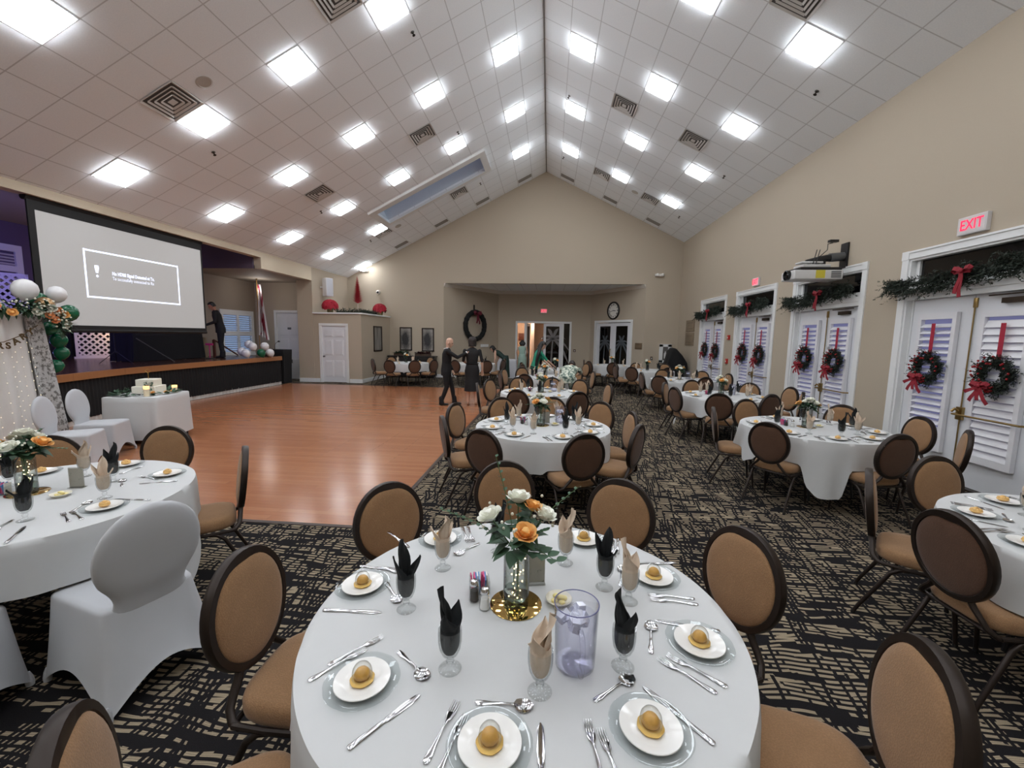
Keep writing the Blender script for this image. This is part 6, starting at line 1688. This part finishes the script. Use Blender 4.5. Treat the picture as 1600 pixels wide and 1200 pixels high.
# the couple on the dance floor
o, HM, U = person('person in a black suit, bald, resting a hand on the shoulder of the woman beside', (-2.60, 10.50, .005), -pi/2 + .15, bend=.06, head=(-.25, 0, -.05), jacket=True, k=.985,
   arms={'R': [(.20, .02, 1.41), (.16, .28, 1.27), (.06, .50, 1.40)], 'L': [(-.20, 0, 1.41), (-.24, .02, 1.14), (-.20, .14, .92)]},
   legs={'L': [(-.095, 0, .88), (-.09, .14, .49), (-.09, .20, .085)], 'R': [(.095, 0, .88), (.10, .02, .48), (.10, -.12, .085)]})
obj('shirt_collar', MB().tube([(.062*cos(a), .012 + .062*sin(a), 1.475 + .012*sin(a)) for a in [2*pi*i/16 for i in range(17)]], .014, 6), M_BW, o)
obj('shirt_cuff', MB().tube([U(.062, .490, 1.395), U(.055, .513, 1.41)], .037, 10), M_BW, o)
o, HM, U = person('person in a black midi dress with short dark hair beside the bald man', (-1.95, 10.62, .005), .12, head=(0, 0, .35), skirt=(.36, .205), cloth=dict(top=M_BDRESS, leg=M_SKIN, foot=plain('tan_heels', (150, 112, 88), .4)), k=1.0, sleeves=.75,
   hair=dict(low=-.02, puff=.028), hair_mat=M_HAIRB, arms={'R': [(.19, 0, 1.40), (.255, -.03, 1.13), (.26, .04, .90)], 'L': [(-.19, 0, 1.40), (-.23, .05, 1.14), (-.10, .20, 1.02)]})
obj('belt', MB().tube([(.155*cos(a), .115*sin(a), 1.07) for a in [2*pi*i/24 for i in range(25)]], .018, 6), plain('belt_black', (10, 10, 12), .3), o)
# suited man on the stage
person('person in a dark suit on the stage beside the projection screen, head bowed', (-10.12, 12.22, SZ + .001), radians(122), bend=.20, head=(-.3, 0, 0), jacket=True, hair=dict(low=.05, puff=.008), hair_mat=M_HAIRK, skin=M_SKIN2, k=.99,
   arms={'R': [(.20, .02, 1.41), (.22, .10, 1.14), (.14, .34, 1.10)], 'L': [(-.20, .02, 1.41), (-.23, .06, 1.13), (-.14, .32, 1.08)]})
# people setting the tables
person('person in emerald top with very long dark hair leaning over a table', (-.42, 12.28, .001), -pi/2 + .25, bend=.30, head=(-.25, 0, 0), cloth=dict(top=M_GREEN, leg=M_BLACKC), hair=dict(low=-.02, puff=.02, long=.66, side=.16, back=.16), hair_mat=M_HAIRK, sleeves=.65, k=.97,
   arms={'R': [(.19, .02, 1.40), (.22, .26, 1.24), (.12, .50, 1.16)], 'L': [(-.19, .02, 1.40), (-.20, .26, 1.22), (-.10, .48, 1.12)]})
person('person in a palm print shirt bending over the fourth dance floor table', (.42, 9.36, .001), -.20, bend=1.28, head=(.2, 0, 0), cloth=dict(top=M_PRINT, leg=M_BLACKC), hair=dict(low=.04, puff=.010), hair_mat=M_HAIRB, sleeves=.6, jacket=True, k=1.0,
   arms={'R': [(.20, .02, 1.40), (.23, .13, 1.52), (.18, .22, 1.66)], 'L': [(-.20, .02, 1.40), (-.22, .13, 1.52), (-.14, .22, 1.66)]},
   legs={'L': [(-.105, -.02, .88), (-.14, .04, .48), (-.13, -.02, .085)], 'R': [(.105, -.02, .88), (.14, .04, .48), (.13, -.02, .085)]})
person('person in a strapless mint dress with dark shoulder length hair at the serving table', (-1.18, 18.75, .001), .1, bend=.12, head=(-.2, 0, 0), cloth=dict(top=M_MINT, leg=M_SKIN, foot=M_SHOE), skirt=(.12, .26), hair=dict(low=-.03, puff=.022, long=.26), hair_mat=M_HAIRK, bare=True, k=.93,
   arms={'R': [(.18, 0, 1.40), (.25, .06, 1.16), (.20, .22, 1.00)], 'L': [(-.18, 0, 1.40), (-.25, .04, 1.16), (-.22, .16, .95)]})
person('person in a dark green dress bending low over a table below the black wreath', (-1.72, 16.72, .001), radians(80), bend=.95, head=(.25, 0, 0), cloth=dict(top=M_DGREEN, leg=M_SKIN, foot=M_SHOE), skirt=(.15, .25), hair=dict(low=-.03, puff=.02, long=.22), hair_mat=M_HAIRK, bare=True, k=.96,
   arms={'R': [(.18, 0, 1.40), (.20, .22, 1.22), (.14, .44, 1.16)], 'L': [(-.18, 0, 1.40), (-.20, .24, 1.22), (-.14, .46, 1.14)]})
person('person in dark clothes standing in the entrance hall', (-.30, 21.6, .001), pi - .3, cloth=dict(top=plain('charcoal_top', (34, 28, 30), .8), leg=M_BLACKC), hair=dict(low=.03, puff=.02), hair_mat=M_HAIRK, skin=M_SKIN2, k=.98)
person('person in a red top standing beyond the etched glass entrance door', (.25, 21.3, .001), pi + .4, cloth=dict(top=M_REDTOP, leg=M_BLACKC), hair=dict(low=-.02, puff=.02), hair_mat=M_HAIRK, k=.90)

# ------------------------------------------------------------------ entrance and etched glass doors in the alcove
M_ETCH = plain('etched_frost', (120, 116, 116), .8); M_DKGL = thin_glass('dark_door_glass', (92, 94, 100), 1.5)
def palm(mb, x, z0, h, y, s_=1.0):
    mb.loft([[(x - .05*(1 - .4*v) + .06*v*v, y, z0 + h*.55*v), (x + .05*(1 - .4*v) + .06*v*v, y, z0 + h*.55*v), (x + .05*(1 - .4*v) + .06*v*v, y + .002, z0 + h*.55*v), (x - .05*(1 - .4*v) + .06*v*v, y + .002, z0 + h*.55*v)] for v in (0, .33, .66, 1)])
    c_ = Vector((x + .06, y, z0 + h*.55))
    for a in (-.5, .15, .75, 1.3, 1.85, 2.4, 3.0, 3.6):
        d = Vector((cos(a), 0, sin(a))); p_ = Vector((-d.z, 0, d.x)); L = h*.36*s_; pts = []
        for i in range(7):
            v = i/6; q = c_ + d*L*v + Vector((0, 0, -.75*L*v*v*(.3 + abs(cos(a))))); w_ = .075*s_*sin(pi*(v*.9 + .08))
            pts.append([q - p_*w_, q + p_*w_, q + p_*w_ + Vector((0, .002, 0)), q - p_*w_ + Vector((0, .002, 0))])
        mb.loft(pts)
r = sroot('door_7', (0, BY, 0)); f = MB()
f.box(EX0-.09, EX0, -.02, .12, 0, EZ+.09).box(EX1, EX1+.09, -.02, .12, 0, EZ+.09).box(EX0, EX1, -.02, .12, EZ, EZ+.09).box(EX0+.33, EX0+.43, .0, .1, 0, EZ).box(EX1-.36, EX1-.27, .0, .1, 0, EZ)
struct('casing', f, M_WHITE, r, 0)
struct('sidelight_pane', MB().box(EX0, EX0+.33, .05, .06, .1, EZ), thin_glass('sidelight_glass', (220, 214, 208), 1.45), r, 0); struct('sidelight_pane', MB().box(EX1-.27, EX1, .05, .06, .1, EZ), M_DKGL, r, 0)
lf = struct('leaf', MB().box(-.27, -.15, .02, .07, .02, EZ-.01).box(.48, .60, .02, .07, .02, EZ-.01).box(-.15, .48, .02, .07, .02, .25).box(-.15, .48, .02, .07, EZ-.14, EZ-.01), M_DOORW, r, 0)
struct('pane', MB().box(-.15, .48, .04, .05, .25, EZ-.14), M_DKGL, lf, 0); f = MB(); palm(f, .12, .25, 2.6, .035, 1.0); struct('etching', f, M_ETCH, lf, 0)
lo = sroot('open_leaf', (EX0 + .43, .05, 0), radians(82)); lo.parent = r; del lo['kind']
struct('leaf', MB().box(0, .12, -.025, .025, .02, EZ-.01).box(.74, .86, -.025, .025, .02, EZ-.01).box(.12, .74, -.025, .025, .02, .25).box(.12, .74, -.025, .025, EZ-.14, EZ-.01), M_DOORW, lo, 0)
struct('pane', MB().box(.12, .74, -.004, .004, .25, EZ-.14), M_DKGL, lo, 0)
plaque('hall_plaque', (-1.45, 24.18, 1.75), 0, .60, .42, plain('hall_plaque_wood', (112, 60, 40), .5), 'brown wooden plaque on the lit hall wall seen through the entrance', 'plaque')
# double etched glass doors on the right diagonal
p = dg(GS0); r = sroot('door_8', (p[0], p[1], 0), atan2(DG.y, DG.x)); W_ = GS1 - GS0; f = MB()
f.box(-.10, 0, -.02, .14, 0, GZ+.10).box(W_, W_+.10, -.02, .14, 0, GZ+.10).box(0, W_, -.02, .14, GZ, GZ+.10)
f.box(0, .06, .02, .1, 0, GZ).box(W_-.06, W_, .02, .1, 0, GZ)
struct('casing', f, M_WHITE, r, 0)
for x0, x1 in ((.06, W_/2 - .005), (W_/2 + .005, W_ - .06)):
    lf = struct('leaf', MB().box(x0, x0+.17, .04, .09, .02, GZ-.02).box(x1-.17, x1, .04, .09, .02, GZ-.02).box(x0+.17, x1-.17, .04, .09, .02, .28).box(x0+.17, x1-.17, .04, .09, GZ-.16, GZ-.02), M_DOORW, r, 0)
    struct('pane', MB().box(x0+.17, x1-.17, .06, .07, .28, GZ-.16), thin_glass('night_door_glass', (60, 62, 68), 1.5), lf, 0)
    f = MB(); palm(f, (x0 + x1)/2 - .06, .30, 2.3, .055, .75); struct('etching', f, plain('etched_dim', (74, 80, 86), .8), lf, 0)
struct('handle', MB().tube([(W_/2 - .10, .03, .9), (W_/2 - .10, -.02, .95), (W_/2 - .10, -.02, 1.25), (W_/2 - .10, .03, 1.30)], .016, 8), M_BRASS, r)
print('lights', nl, 'objects', len(bpy.data.objects))
